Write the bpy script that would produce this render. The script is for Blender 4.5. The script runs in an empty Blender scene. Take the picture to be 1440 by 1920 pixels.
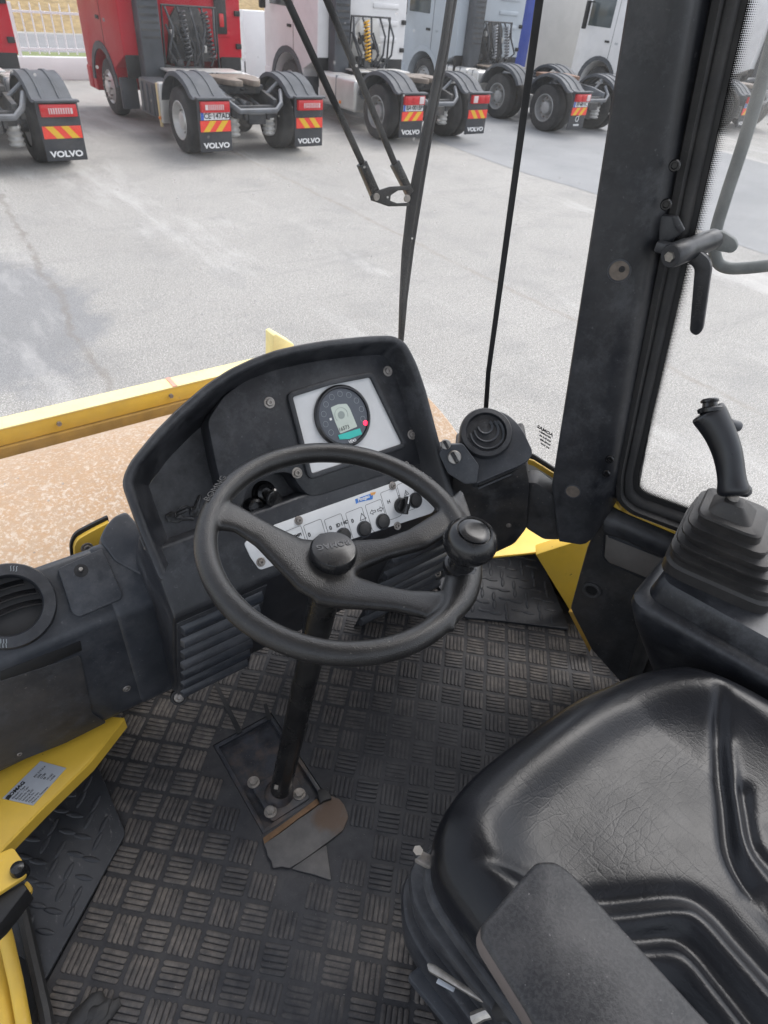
import bpy, bmesh, math, random
from mathutils import Vector, Matrix
R_ = math.radians
rnd = random.Random(7)
S = bpy.context.scene
COL = S.collection

# ------------------------------------------------------------------ camera
CAMH = 2.8
FPX = 1200.0                       # focal length in photo pixels (1440 x 1920)
AZ, PITCH, ROLL = R_(40), R_(39.8), R_(5.86)
fw = Vector((math.sin(AZ)*math.cos(PITCH), math.cos(AZ)*math.cos(PITCH), -math.sin(PITCH)))
rt0 = Vector((math.cos(AZ), -math.sin(AZ), 0)); up0 = rt0.cross(fw)
rt = rt0*math.cos(ROLL) + up0*math.sin(ROLL); up = rt.cross(fw)
CP = Vector((0, 0, CAMH))
cam_d = bpy.data.cameras.new('camera'); cam = bpy.data.objects.new('camera', cam_d); COL.objects.link(cam)
m = Matrix((rt, up, -fw)).transposed().to_4x4(); m.translation = CP
cam.matrix_world = m
cam_d.sensor_fit = 'VERTICAL'; cam_d.sensor_height = 36.0; cam_d.lens = FPX/1920*36
cam_d.clip_start = 0.02; cam_d.clip_end = 900
cam_d.dof.use_dof = True; cam_d.dof.focus_distance = 1.1; cam_d.dof.aperture_fstop = 11
S.camera = cam

# ------------------------------------------------------------------ world, sun, exposure
W = bpy.data.worlds.new('World'); S.world = W; W.use_nodes = True
nt = W.node_tree; nt.nodes.clear()
SUN_EL, SUN_AZ = R_(58), R_(80)           # azimuth measured from +Y (cab forward) towards +X
sky = nt.nodes.new('ShaderNodeTexSky'); sky.sky_type = 'NISHITA'; sky.sun_disc = False
sky.sun_elevation = SUN_EL; sky.sun_rotation = SUN_AZ
sky.air_density = 1.0; sky.dust_density = 2.5; sky.ozone_density = 1.0
hs = nt.nodes.new('ShaderNodeHueSaturation'); hs.inputs['Saturation'].default_value = 0.36
bg = nt.nodes.new('ShaderNodeBackground'); bg.inputs['Strength'].default_value = 0.15
wo = nt.nodes.new('ShaderNodeOutputWorld')
nt.links.new(sky.outputs[0], hs.inputs['Color']); nt.links.new(hs.outputs[0], bg.inputs['Color'])
nt.links.new(bg.outputs[0], wo.inputs['Surface'])
sun_d = bpy.data.lights.new('sun', 'SUN'); sun_d.energy = 0.6; sun_d.angle = R_(40); sun_d.color = (1, .99, .975)
sun = bpy.data.objects.new('sun', sun_d); COL.objects.link(sun)
sdir = Vector((math.sin(SUN_AZ)*math.cos(SUN_EL), math.cos(SUN_AZ)*math.cos(SUN_EL), math.sin(SUN_EL)))
sun.rotation_euler = (-sdir).to_track_quat('-Z', 'Y').to_euler()
S.view_settings.view_transform = 'Standard'; S.view_settings.look = 'None'
S.view_settings.exposure = 1.28; S.view_settings.gamma = 1; S.view_settings.use_curve_mapping = False

# ------------------------------------------------------------------ measuring helpers (rays from the photo meet real planes)
def ray(px, py): return rt*((px-720)/FPX) + up*(-(py-960)/FPX) + fw
def onz(px, py, z):
    d = ray(px, py); return CP + d*((z-CAMH)/d.z)
def onpl(px, py, p0, n):
    d = ray(px, py); n = Vector(n); return CP + d*((Vector(p0)-CP).dot(n)/d.dot(n))
def atd(px, py, Z): return CP + ray(px, py)*Z
class Pl:
    """plane with origin o, axes u (right), v (up); n points to the viewer's side"""
    def __init__(s, o, u, v):
        s.o = Vector(o); s.u = Vector(u).normalized(); n = s.u.cross(Vector(v)).normalized()
        s.n = n; s.v = n.cross(s.u)
    def q(s, px, py, w=0.0):
        d = onpl(px, py, s.o+s.n*w, s.n)-s.o; return (d.dot(s.u), d.dot(s.v))
    def P(s, u, v, w=0.0): return s.o+s.u*u+s.v*v+s.n*w
    def at(s, px, py, w=0.0): u, v = s.q(px, py, w); return s.P(u, v, w)
    def poly(s, pts, w=0.0): return [s.q(a, b, w) for a, b in pts]
    def mat(s, u, v, w=0.0):
        m = Matrix((s.u, s.v, s.n)).transposed().to_4x4(); m.translation = s.P(u, v, w); return m

def rounded(poly, r, k=4):
    out = []; n = len(poly); rr = r if isinstance(r, (list, tuple)) else [r]*n
    for i in range(n):
        p0, p1, p2 = Vector(poly[i-1]), Vector(poly[i]), Vector(poly[(i+1) % n])
        a, b = p0-p1, p2-p1; la, lb = a.length, b.length; t = min(rr[i], la*.48, lb*.48)
        if t < 1e-5: out.append(tuple(p1)); continue
        A, B = p1+a/la*t, p1+b/lb*t
        for j in range(k+1):
            s = j/k; out.append(tuple(A*(1-s)**2+p1*2*s*(1-s)+B*s*s))
    return out
def offset_poly(poly, d):
    n = len(poly); area = sum(poly[i-1][0]*poly[i][1]-poly[i][0]*poly[i-1][1] for i in range(n))
    sg = 1 if area > 0 else -1; out = []
    for i in range(n):
        p0, p1, p2 = Vector(poly[i-1]), Vector(poly[i]), Vector(poly[(i+1) % n])
        e1, e2 = (p1-p0), (p2-p1)
        if e1.length < 1e-7: e1 = e2
        if e2.length < 1e-7: e2 = e1
        n1 = Vector((-e1.y, e1.x)).normalized(); n2 = Vector((-e2.y, e2.x)).normalized()
        b = n1+n2; b = b.normalized() if b.length > 1e-6 else n1
        c = max(.5, b.dot(n1)); out.append(tuple(p1+b*(sg*d/c)))
    return out

# ------------------------------------------------------------------ mesh builder
class MB:
    def __init__(s): s.v = []; s.f = []
    def add(s, vs, fs):
        b = len(s.v); s.v += [Vector(v) for v in vs]; s.f += [tuple(b+i for i in f) for f in fs]; return s
    def loft(s, rings, cap0=True, cap1=True, closed=True):
        n = len(rings[0]); vs = [p for r in rings for p in r]; fs = []
        for k in range(len(rings)-1):
            for i in range(n if closed else n-1):
                j = (i+1) % n; fs.append((k*n+i, k*n+j, (k+1)*n+j, (k+1)*n+i))
        if cap0: fs.append(tuple(range(n))[::-1])
        if cap1: fs.append(tuple((len(rings)-1)*n+i for i in range(n)))
        return s.add(vs, fs)
    def box(s, c, size, rot=None):
        x, y, z = size[0]/2, size[1]/2, size[2]/2
        vs = [Vector(p) for p in ((-x,-y,-z),(x,-y,-z),(x,y,-z),(-x,y,-z),(-x,-y,z),(x,-y,z),(x,y,z),(-x,y,z))]
        if rot is not None: vs = [rot @ v for v in vs]
        return s.add([v+Vector(c) for v in vs], [(3,2,1,0),(4,5,6,7),(0,1,5,4),(1,2,6,5),(2,3,7,6),(3,0,4,7)])
    def prism(s, pl, poly, w0, w1):
        lo, hi = min(w0, w1), max(w0, w1)
        a = sum(poly[i-1][0]*poly[i][1]-poly[i][0]*poly[i-1][1] for i in range(len(poly)))
        if a < 0: poly = poly[::-1]
        return s.loft([[pl.P(u, v, lo) for u, v in poly], [pl.P(u, v, hi) for u, v in poly]])
    def ring(s, pl, outer, inner, w0, w1):
        n = len(outer); lo, hi = min(w0, w1), max(w0, w1)
        vs = [pl.P(*p, w) for p, w in [(q, hi) for q in outer]+[(q, hi) for q in inner]+[(q, lo) for q in outer]+[(q, lo) for q in inner]]
        fs = []
        for i in range(n):
            j = (i+1) % n
            fs += [(i, j, n+j, n+i), (2*n+j, 2*n+i, 3*n+i, 3*n+j), (2*n+i, 2*n+j, j, i), (n+i, n+j, 3*n+j, 3*n+i)]
        return s.add(vs, fs)
    def cyl(s, p0, p1, r0, r1=None, n=20, caps=True):
        return s.tube([p0, p1], [r0, r0 if r1 is None else r1], n, caps)
    def tube(s, pts, rad, n=10, caps=True, flat=1.0, closed=False):
        pts = [Vector(p) for p in pts]; N = len(pts)
        if not isinstance(rad, (list, tuple)): rad = [rad]*N
        rings = []; ref = None
        for i in range(N):
            a = pts[i-1] if (i > 0 or closed) else pts[i]; b = pts[(i+1) % N] if (i < N-1 or closed) else pts[i]
            t = (b-a).normalized()
            if ref is None:
                ref = t.cross(Vector((0, 0, 1)))
                if ref.length < .1: ref = t.cross(Vector((1, 0, 0)))
            ref = (ref-t*ref.dot(t)).normalized(); bi = t.cross(ref)
            rings.append([pts[i]+ref*math.cos(2*math.pi*k/n)*rad[i]+bi*math.sin(2*math.pi*k/n)*rad[i]*flat for k in range(n)])
        if closed:
            rings.append(rings[0]); return s.loft(rings, False, False)
        return s.loft(rings, caps, caps)
    def lathe(s, o, axis, prof, n=28, cap=True):
        axis = Vector(axis).normalized(); a = axis.cross(Vector((0, 0, 1)))
        if a.length < .1: a = axis.cross(Vector((1, 0, 0)))
        a.normalize(); b = axis.cross(a); o = Vector(o)
        return s.loft([[o+axis*h+(a*math.cos(2*math.pi*k/n)+b*math.sin(2*math.pi*k/n))*max(r, 1e-4) for k in range(n)] for r, h in prof], cap, cap)

def link(o, parent=None):
    COL.objects.link(o)
    if parent is not None:
        o.parent = parent; o.matrix_parent_inverse = WM[parent].inverted()
    WM[o] = o.matrix_basis.copy() if parent is None else Matrix.Identity(4)
    return o
WM = {}; FZ_ = 1.42
def obj(name, mb, mat, parent=None, bevel=0, seg=2, smooth=True, ang=35, loc=None):
    me = bpy.data.meshes.new(name)
    me.from_pydata([tuple(v) for v in mb.v], [], mb.f)
    bm = bmesh.new(); bm.from_mesh(me)
    bmesh.ops.remove_doubles(bm, verts=bm.verts, dist=1e-6)
    bmesh.ops.recalc_face_normals(bm, faces=bm.faces)
    if bevel:
        es = [e for e in bm.edges if len(e.link_faces) == 2 and e.calc_face_angle(0) > R_(28)]
        bmesh.ops.bevel(bm, geom=es, offset=bevel, segments=seg, profile=.5, affect='EDGES', clamp_overlap=True)
    bm.to_mesh(me); bm.free()
    if smooth:
        me.polygons.foreach_set('use_smooth', [True]*len(me.polygons)); me.set_sharp_from_angle(angle=R_(ang))
    o = bpy.data.objects.new(name, me); me.materials.append(mat)
    return link(o, parent)
def tag(o, label=None, cat=None, group=None, kind=None):
    for k, v in (('label', label), ('category', cat), ('group', group), ('kind', kind)):
        if v: o[k] = v
    return o
def thing(name, loc, label, cat, group=None):
    o = bpy.data.objects.new(name, None); o.empty_display_size = .05; o.location = loc
    COL.objects.link(o); WM[o] = Matrix.Translation(Vector(loc)); return tag(o, label, cat, group)
def text(name, s, mw, size, mat, parent, extrude=.0004, sx=1.0, bold=0.0, align='CENTER'):
    c = bpy.data.curves.new(name, 'FONT'); c.body = s; c.size = size; c.extrude = extrude; c.offset = bold
    c.align_x = align; c.align_y = 'CENTER'; c.resolution_u = 3; c.materials.append(mat)
    tmp = bpy.data.objects.new(name, c); me = bpy.data.meshes.new_from_object(tmp); bpy.data.objects.remove(tmp); bpy.data.curves.remove(c)
    o = bpy.data.objects.new(name, me); o.matrix_basis = mw @ Matrix.Diagonal((sx, 1, 1, 1))
    COL.objects.link(o)
    if parent is not None: o.parent = parent; o.matrix_parent_inverse = WM[parent].inverted()
    WM[o] = Matrix.Identity(4)
    return o

# ------------------------------------------------------------------ materials
class N:
    def __init__(s, name):
        s.m = bpy.data.materials.new(name); s.m.use_nodes = True; s.t = s.m.node_tree
        s.b = s.t.nodes['Principled BSDF']; s.out = s.t.nodes['Material Output']
        s.co = s.t.nodes.new('ShaderNodeTexCoord'); s.geo = s.t.nodes.new('ShaderNodeNewGeometry')
    def n(s, typ, ins=None, **kw):
        x = s.t.nodes.new(typ)
        for k, v in kw.items(): setattr(x, k, v)
        for k, v in (ins or {}).items():
            if hasattr(v, 'node'): s.t.links.new(v, x.inputs[k])
            else: x.inputs[k].default_value = v
        return x
    def pos(s, scale=(1, 1, 1), loc=(0, 0, 0), rot=(0, 0, 0), world=True):
        src = s.geo.outputs['Position'] if world else s.co.outputs['Object']
        return s.n('ShaderNodeMapping', {'Vector': src, 'Scale': scale, 'Location': loc, 'Rotation': rot}).outputs[0]
    def noise(s, sc, det=4, rough=.6, vec=None, dist=0.0):
        return s.n('ShaderNodeTexNoise', {'Vector': vec or s.pos(), 'Scale': sc, 'Detail': det, 'Roughness': rough, 'Distortion': dist}).outputs[0]
    def ramp(s, f, stops):
        x = s.n('ShaderNodeValToRGB', {'Fac': f}); cr = x.color_ramp
        while len(cr.elements) < len(stops): cr.elements.new(.5)
        for e, (p, c) in zip(cr.elements, stops):
            e.position = p; e.color = (c, c, c, 1) if not isinstance(c, (tuple, list)) else (*c[:3], 1)
        return x.outputs[0]
    def mix(s, f, a, b, mode='MIX'):
        x = s.n('ShaderNodeMix', data_type='RGBA', blend_type=mode)
        for i, v in ((0, f), (6, a), (7, b)):
            if hasattr(v, 'node'): s.t.links.new(v, x.inputs[i])
            elif i == 0: x.inputs[0].default_value = v
            else: x.inputs[i].default_value = (*v[:3], 1)
        return x.outputs[2]
    def math(s, op, a, b=0.0, clamp=False):
        x = s.n('ShaderNodeMath', operation=op, use_clamp=clamp)
        for i, v in ((0, a), (1, b)):
            if hasattr(v, 'node'): s.t.links.new(v, x.inputs[i])
            else: x.inputs[i].default_value = v
        return x.outputs[0]
    def set(s, k, v):
        if hasattr(v, 'node'): s.t.links.new(v, s.b.inputs[k])
        else: s.b.inputs[k].default_value = (*v, 1) if isinstance(v, tuple) and len(v) == 3 else v
    def bump(s, h, strength=.3, dist=.001):
        x = s.n('ShaderNodeBump', {'Height': h, 'Strength': strength, 'Distance': dist}); s.t.links.new(x.outputs[0], s.b.inputs['Normal'])

def basic(name, col, rough=.5, metal=0.0, var=.25, sc=25, grain=0, gstr=.25, dust=0.0, dcol=(.25, .2, .15), world=True, spec=.5, edge=0.0, ecol=(.095,.098,.106)):
    x = N(name); v = x.pos(world=world)
    a = x.noise(sc, 5, .65, v)
    dark = tuple(c*(1-var) for c in col); lite = tuple(min(1, c*(1+var)) for c in col)
    c = x.mix(x.ramp(a, [(.3, 0), (.7, 1)]), dark, lite)
    rg = x.ramp(x.noise(sc*.6, 4, .6, v), [(.3, max(.03, rough-.1)), (.7, min(1, rough+.12))])
    if dust > 0:
        dm = x.ramp(x.noise(sc*.45, 8, .72, v), [(.46, 0), (.72, 1)])
        dm = x.math('MULTIPLY', dm, dust)
        c = x.mix(dm, c, dcol); rg = x.math('ADD', rg, x.math('MULTIPLY', dm, .3), True)
        sp = x.ramp(x.noise(sc*16, 2, .5, v), [(.70, 0), (.76, 1)])
        c = x.mix(x.math('MULTIPLY', sp, min(1, dust*.9)), c, tuple(min(1, d*1.7) for d in dcol))
    if edge:
        s1 = x.ramp(x.noise(7, 10, .82, x.pos(loc=(5, 2, 1), world=world)), [(.50, 0), (.70, 1)]); s2_ = x.ramp(x.noise(60, 6, .8, x.pos(scale=(1, .12, 1), rot=(.3, .5, .8), world=world)), [(.60, 0), (.70, 1)])
        c = x.mix(x.math('MULTIPLY', s1, .6), c, ecol); c = x.mix(x.math('MULTIPLY', s2_, .22), c, ecol); rg = x.math('ADD', rg, x.math('MULTIPLY', s1, .12), True)
        pe = x.ramp(x.geo.outputs['Pointiness'], [(.515, 0), (.60, 1)]); pe = x.math('MULTIPLY', pe, x.ramp(x.noise(35, 5, .7, v), [(.3, .2), (.65, 1)]))
        c = x.mix(x.math('MULTIPLY', pe, edge), c, ecol)
    x.set('Base Color', c); x.set('Roughness', rg); x.set('Metallic', metal); x.set('Specular IOR Level', spec)
    if grain: x.bump(x.noise(grain, 2, .5, v), gstr, .0006)
    return x.m

M = {}
M['plastic'] = basic('black_plastic', (.0095, .0108, .0145), .38, var=.4, sc=9, grain=900, gstr=.3, dust=.38, dcol=(.075, .074, .077), edge=.5)
M['plastic_grey'] = basic('grey_black_plastic', (.026, .030, .038), .40, var=.3, sc=11, grain=900, gstr=.3, dust=.4, dcol=(.115, .115, .12), edge=.5)
M['plastic_dusty'] = basic('dusty_black_plastic', (.016, .0165, .0185), .52, var=.4, sc=8, grain=700, gstr=.35, dust=.6, dcol=(.10, .085, .072), edge=.5)
M['plastic_smooth'] = basic('smooth_black_plastic', (.012, .012, .013), .22, var=.2, sc=20)
M['black'] = basic('flat_black', (.012, .012, .013), .6, var=.2, sc=30)
M['rubber'] = basic('black_rubber', (.02, .02, .021), .62, var=.3, sc=18, dust=.25, dcol=(.1, .09, .08), grain=500, gstr=.2)
M['pocket'] = basic('grey_pocket_plastic', (.15, .14, .132), .5, var=.15, sc=14, dust=.3, dcol=(.2, .17, .15))
M['boot'] = basic('dusty_rubber_boot', (.030, .0285, .028), .55, var=.25, sc=16, dust=.4, dcol=(.11, .098, .09), grain=700, gstr=.2)
M['grip'] = basic('soft_grip', (.011, .012, .015), .34, var=.2, sc=20, grain=1200, gstr=.15)
M['yellow'] = basic('yellow_paint', (.74, .475, .055), .42, var=.08, sc=6, dust=.38, dcol=(.40, .27, .10))
def chips(mat):
    t = mat.node_tree; b_ = t.nodes['Principled BSDF']; l = b_.inputs['Base Color'].links[0].from_socket
    g = t.nodes.new('ShaderNodeNewGeometry'); n1 = t.nodes.new('ShaderNodeTexNoise'); n1.inputs['Scale'].default_value = 55; n1.inputs['Detail'].default_value = 5; n1.inputs['Roughness'].default_value = .7
    t.links.new(g.outputs['Position'], n1.inputs['Vector']); r = t.nodes.new('ShaderNodeValToRGB'); r.color_ramp.elements[0].position = .69; r.color_ramp.elements[1].position = .71
    t.links.new(n1.outputs[0], r.inputs[0]); m_ = t.nodes.new('ShaderNodeMix'); m_.data_type = 'RGBA'; t.links.new(r.outputs[0], m_.inputs[0]); t.links.new(l, m_.inputs[6]); m_.inputs[7].default_value = (.07, .04, .02, 1); t.links.new(m_.outputs[2], b_.inputs['Base Color'])
chips(M['yellow'])
M['yellow_pale'] = basic('pale_yellow_paint', (.86, .74, .34), .5, var=.06, sc=7, dust=.25, dcol=(.70, .52, .16))
M['yellow_dirty_shaded'] = basic('dirty_shaded_ochre_paint', (.36, .21, .035), .6, var=.25, sc=9, dust=.45, dcol=(.22, .15, .07))  # dirty yellow; on the beam's lower bar its darkness stands for shade
M['silver'] = basic('silver_panel_paint', (.64, .65, .66), .42, var=.06, sc=14, dust=.12, dcol=(.4, .38, .35))
M['steel'] = basic('bare_steel', (.42, .40, .37), .42, .9, var=.25, sc=60, dust=.3, dcol=(.22, .16, .11))
M['steel_dull'] = basic('dull_zinc_bolt', (.30, .28, .26), .5, .6, var=.3, sc=80, dust=.5, dcol=(.2, .15, .11))
M['chrome'] = basic('chrome', (.75, .75, .75), .14, 1.0, var=.1, sc=40)
M['column'] = basic('black_painted_steel', (.007, .007, .0075), .25, var=.3, sc=22, dust=.10, dcol=(.2, .19, .17), grain=300, gstr=.1)
M['rust_plate'] = basic('rusty_floor_plate', (.028, .030, .037), .5, var=.5, sc=26, dust=.7, dcol=(.15, .10, .068))
M['rust'] = basic('rust_edge', (.11, .062, .032), .8, var=.4, sc=30, dust=.4, dcol=(.22, .14, .07))
M['sticker'] = basic('grey_label', (.46, .49, .53), .4, .2, var=.05, sc=15)
M['ink'] = basic('black_ink', (.02, .02, .022), .6, var=.1)
M['white_ink'] = basic('white_print', (.75, .75, .75), .5, var=.05)
M['emboss'] = basic('raised_lettering', (.030, .029, .029), .5, var=.1)
M['hublet'] = basic('hub_lettering', (.075, .075, .078), .45, var=.05)
M['grey_ink'] = basic('grey_print', (.30, .33, .35), .5, var=.05)
M['dial'] = basic('dial_face', (.075, .085, .105), .35, var=.05, sc=10)
M['lcd'] = basic('pale_display', (.50, .56, .50), .25, var=.04, sc=20)
M['lcd_ink'] = basic('display_digits', (.27, .31, .29), .3, var=.02)
M['teal'] = basic('teal_tape', (.04, .50, .44), .5, var=.06, sc=30)
M['blue'] = basic('blue_sticker', (.05, .19, .55), .5, var=.2, sc=120)
M['pedge'] = basic('orange_print', (.72, .35, .1), .5, var=.3, sc=120)
x = N('red_warning_lamp'); x.set('Base Color', (.8, .02, .06)); x.set('Emission Color', (1, .03, .09)); x.set('Emission Strength', .8); M['redlamp'] = x.m
# leather seat
x = N('black_leather'); v = x.pos()
x.set('Base Color', x.mix(x.ramp(x.noise(9, 5, .6), [(.3, 0), (.7, 1)]), (.006, .0066, .0085), (.012, .013, .0165)))
x.set('Roughness', x.ramp(x.noise(14, 5, .6), [(.3, .27), (.7, .37)])); x.set('Specular IOR Level', .30)
def wrinkle(scale, stretch, rot, wob, width):
    wv_ = x.n('ShaderNodeVectorMath', {0: x.n('ShaderNodeMapping', {'Vector': x.geo.outputs['Position'], 'Scale': stretch, 'Rotation': (0, 0, rot)}).outputs[0], 1: x.n('ShaderNodeVectorMath', {0: x.n('ShaderNodeTexNoise', {'Vector': x.geo.outputs['Position'], 'Scale': 22.0, 'Detail': 4.0}).outputs['Color'], 'Scale': wob}, operation='SCALE').outputs[0]}, operation='ADD').outputs[0]
    return x.ramp(x.n('ShaderNodeTexVoronoi', {'Vector': wv_, 'Scale': scale}, feature='DISTANCE_TO_EDGE').outputs['Distance'], [(0, 0), (width, 1)])
w1 = wrinkle(60.0, (.35, 1.3, 1), .6, .016, .07); w2 = wrinkle(110.0, (1.1, .45, 1), -.3, .010, .10); w3 = wrinkle(40.0, (1.4, .25, 1), 1.1, .02, .05)
z1 = x.ramp(x.noise(6, 3, .5), [(.40, 1), (.60, 0)]); z2 = x.ramp(x.noise(8, 3, .5, x.pos(loc=(3, 1, 0))), [(.42, 1), (.60, 0)])
cr_ = x.math('ADD', x.math('ADD', x.math('MULTIPLY', x.math('MAXIMUM', w1, z1), .8), x.math('MULTIPLY', x.math('MAXIMUM', w2, z2), .5)), x.math('MULTIPLY', x.math('MAXIMUM', w3, x.math('SUBTRACT', 1.0, z2)), .6))
fine = x.n('ShaderNodeTexVoronoi', {'Vector': v, 'Scale': 480.0}).outputs['Distance']
x.bump(x.math('ADD', cr_, x.math('MULTIPLY', fine, .6)), .135, .0012); M['leather'] = x.m
# leathery steering wheel
x = N('grained_wheel_foam'); v = x.pos()
wear = x.ramp(x.noise(13, 8, .75), [(.60, 0), (.74, 1)])
spk = x.ramp(x.noise(260, 2, .5), [(.71, 0), (.76, 1)])
c = x.mix(x.ramp(x.noise(30, 4, .6), [(.3, 0), (.7, 1)]), (.011, .0105, .0107), (.021, .020, .0197))
c = x.mix(x.math('MULTIPLY', wear, .12), c, (.10, .09, .08)); c = x.mix(x.math('MULTIPLY', spk, .5), c, (.30, .27, .24))
x.set('Base Color', c); x.set('Roughness', .32)
x.bump(x.n('ShaderNodeTexVoronoi', {'Vector': v, 'Scale': 600.0}).outputs['Distance'], .36, .0009); M['wheel'] = x.m
# armrest
x = N('armrest_vinyl'); v = x.pos()
p = x.ramp(x.noise(330, 3, .6), [(.40, 0), (.60, 1)])
c = x.mix(p, (.015, .0155, .018), (.036, .0355, .038))
c = x.mix(x.ramp(x.noise(14, 4, .6), [(.45, 0), (.7, .6)]), c, (.075, .072, .072)); c = x.mix(x.math('MULTIPLY', x.ramp(x.noise(320, 2, .5), [(.73, 0), (.77, 1)]), .6), c, (.35, .33, .32))
x.set('Base Color', c); x.set('Roughness', .5); x.bump(p, .25, .0008); M['armrest'] = x.m
M['armside'] = basic('scuffed_armrest_side', (.16, .135, .125), .55, var=.12, sc=14)
# rubber mat: black rubber with ground-in brown dirt, worn smooth by feet right of the column
def mat_material(name, raised):
    x = N(name); v = x.pos()
    base = x.mix(x.ramp(x.noise(30, 5, .65), [(.3, 0), (.7, 1)]), (.022, .0235, .028), (.042, .043, .048))
    d = x.ramp(x.noise(3.2, 6, .68, x.pos(loc=(.7, .2, 0))), [(.36, .08), (.60, 1)])
    d2 = x.ramp(x.noise(60, 4, .7), [(.35, .35), (.7, 1)])
    sp3 = x.n('ShaderNodeSeparateXYZ', {0: x.geo.outputs['Position']})
    ax_ = x.math('DIVIDE', x.math('SUBTRACT', sp3.outputs[0], .58), .42); ay_ = x.math('DIVIDE', x.math('SUBTRACT', sp3.outputs[1], .47), .34)
    path = x.math('ADD', x.math('ADD', x.math('MULTIPLY', ax_, ax_), x.math('MULTIPLY', ay_, ay_)), x.math('MULTIPLY', x.math('SUBTRACT', x.noise(5, 5, .7), .5), 1.2))
    path = x.ramp(path, [(.25, .12), (1.0, 1)])
    dm = x.math('MULTIPLY', x.math('MULTIPLY', d, d2), path)
    c = x.mix(x.math('MULTIPLY', dm, 1.0 if raised else .40), base, (.160, .140, .122) if raised else (.075, .066, .058))
    sp = x.ramp(x.noise(330, 2, .5), [(.74, 0), (.78, 1)])
    c = x.mix(x.math('MULTIPLY', sp, .5), c, (.45, .42, .38))
    x.set('Base Color', c); x.set('Roughness', x.ramp(x.noise(9, 4, .6), [(.3, .55), (.7, .80)])); x.set('Specular IOR Level', .32)
    x.bump(x.noise(240, 4, .65), .35, .0012); return x.m
M['mat'] = mat_material('dirty_rubber_mat', False); M['tread'] = mat_material('dirty_rubber_tread', True)
x = N('torn_rubber_sheet'); c = x.mix(x.ramp(x.noise(20, 5, .7), [(.3, 0), (.7, 1)]), (.055, .053, .054), (.095, .090, .088))
sx_ = x.n('ShaderNodeSeparateXYZ', {0: x.geo.outputs['Position']}); fc = onz(625, 1530, FZ_)
d_ = x.math('ADD', x.math('POWER', x.math('DIVIDE', x.math('SUBTRACT', sx_.outputs[0], fc.x), .05), 2.0), x.math('POWER', x.math('DIVIDE', x.math('SUBTRACT', sx_.outputs[1], fc.y), .05), 2.0))
d_ = x.math('ADD', d_, x.math('MULTIPLY', x.math('SUBTRACT', x.noise(30, 5, .7), .5), 1.8))
c = x.mix(x.ramp(d_, [(.3, .85), (1, 0)]), c, (.075, .043, .025)); x.set('Base Color', c); x.set('Roughness', .65); x.bump(x.noise(90, 5, .7), .4, .002); M['flap'] = x.m
x = N('scuffed_checker_plate'); c = x.mix(x.ramp(x.noise(14, 5, .65), [(.3, 0), (.7, 1)]), (.022, .024, .029), (.040, .043, .050))
sc_ = x.ramp(x.noise(26, 6, .75, x.pos(scale=(3, 1, 1), rot=(0, 0, .7))), [(.60, 0), (.72, 1)])
c = x.mix(x.math('MULTIPLY', sc_, .55), c, (.20, .195, .19)); c = x.mix(x.math('MULTIPLY', x.ramp(x.noise(300, 2, .5), [(.70, 0), (.75, 1)]), .4), c, (.3, .29, .28)); x.set('Base Color', c); x.set('Roughness', .5); x.bump(x.noise(160, 4, .6), .25, .001); M['checker'] = x.m
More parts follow.
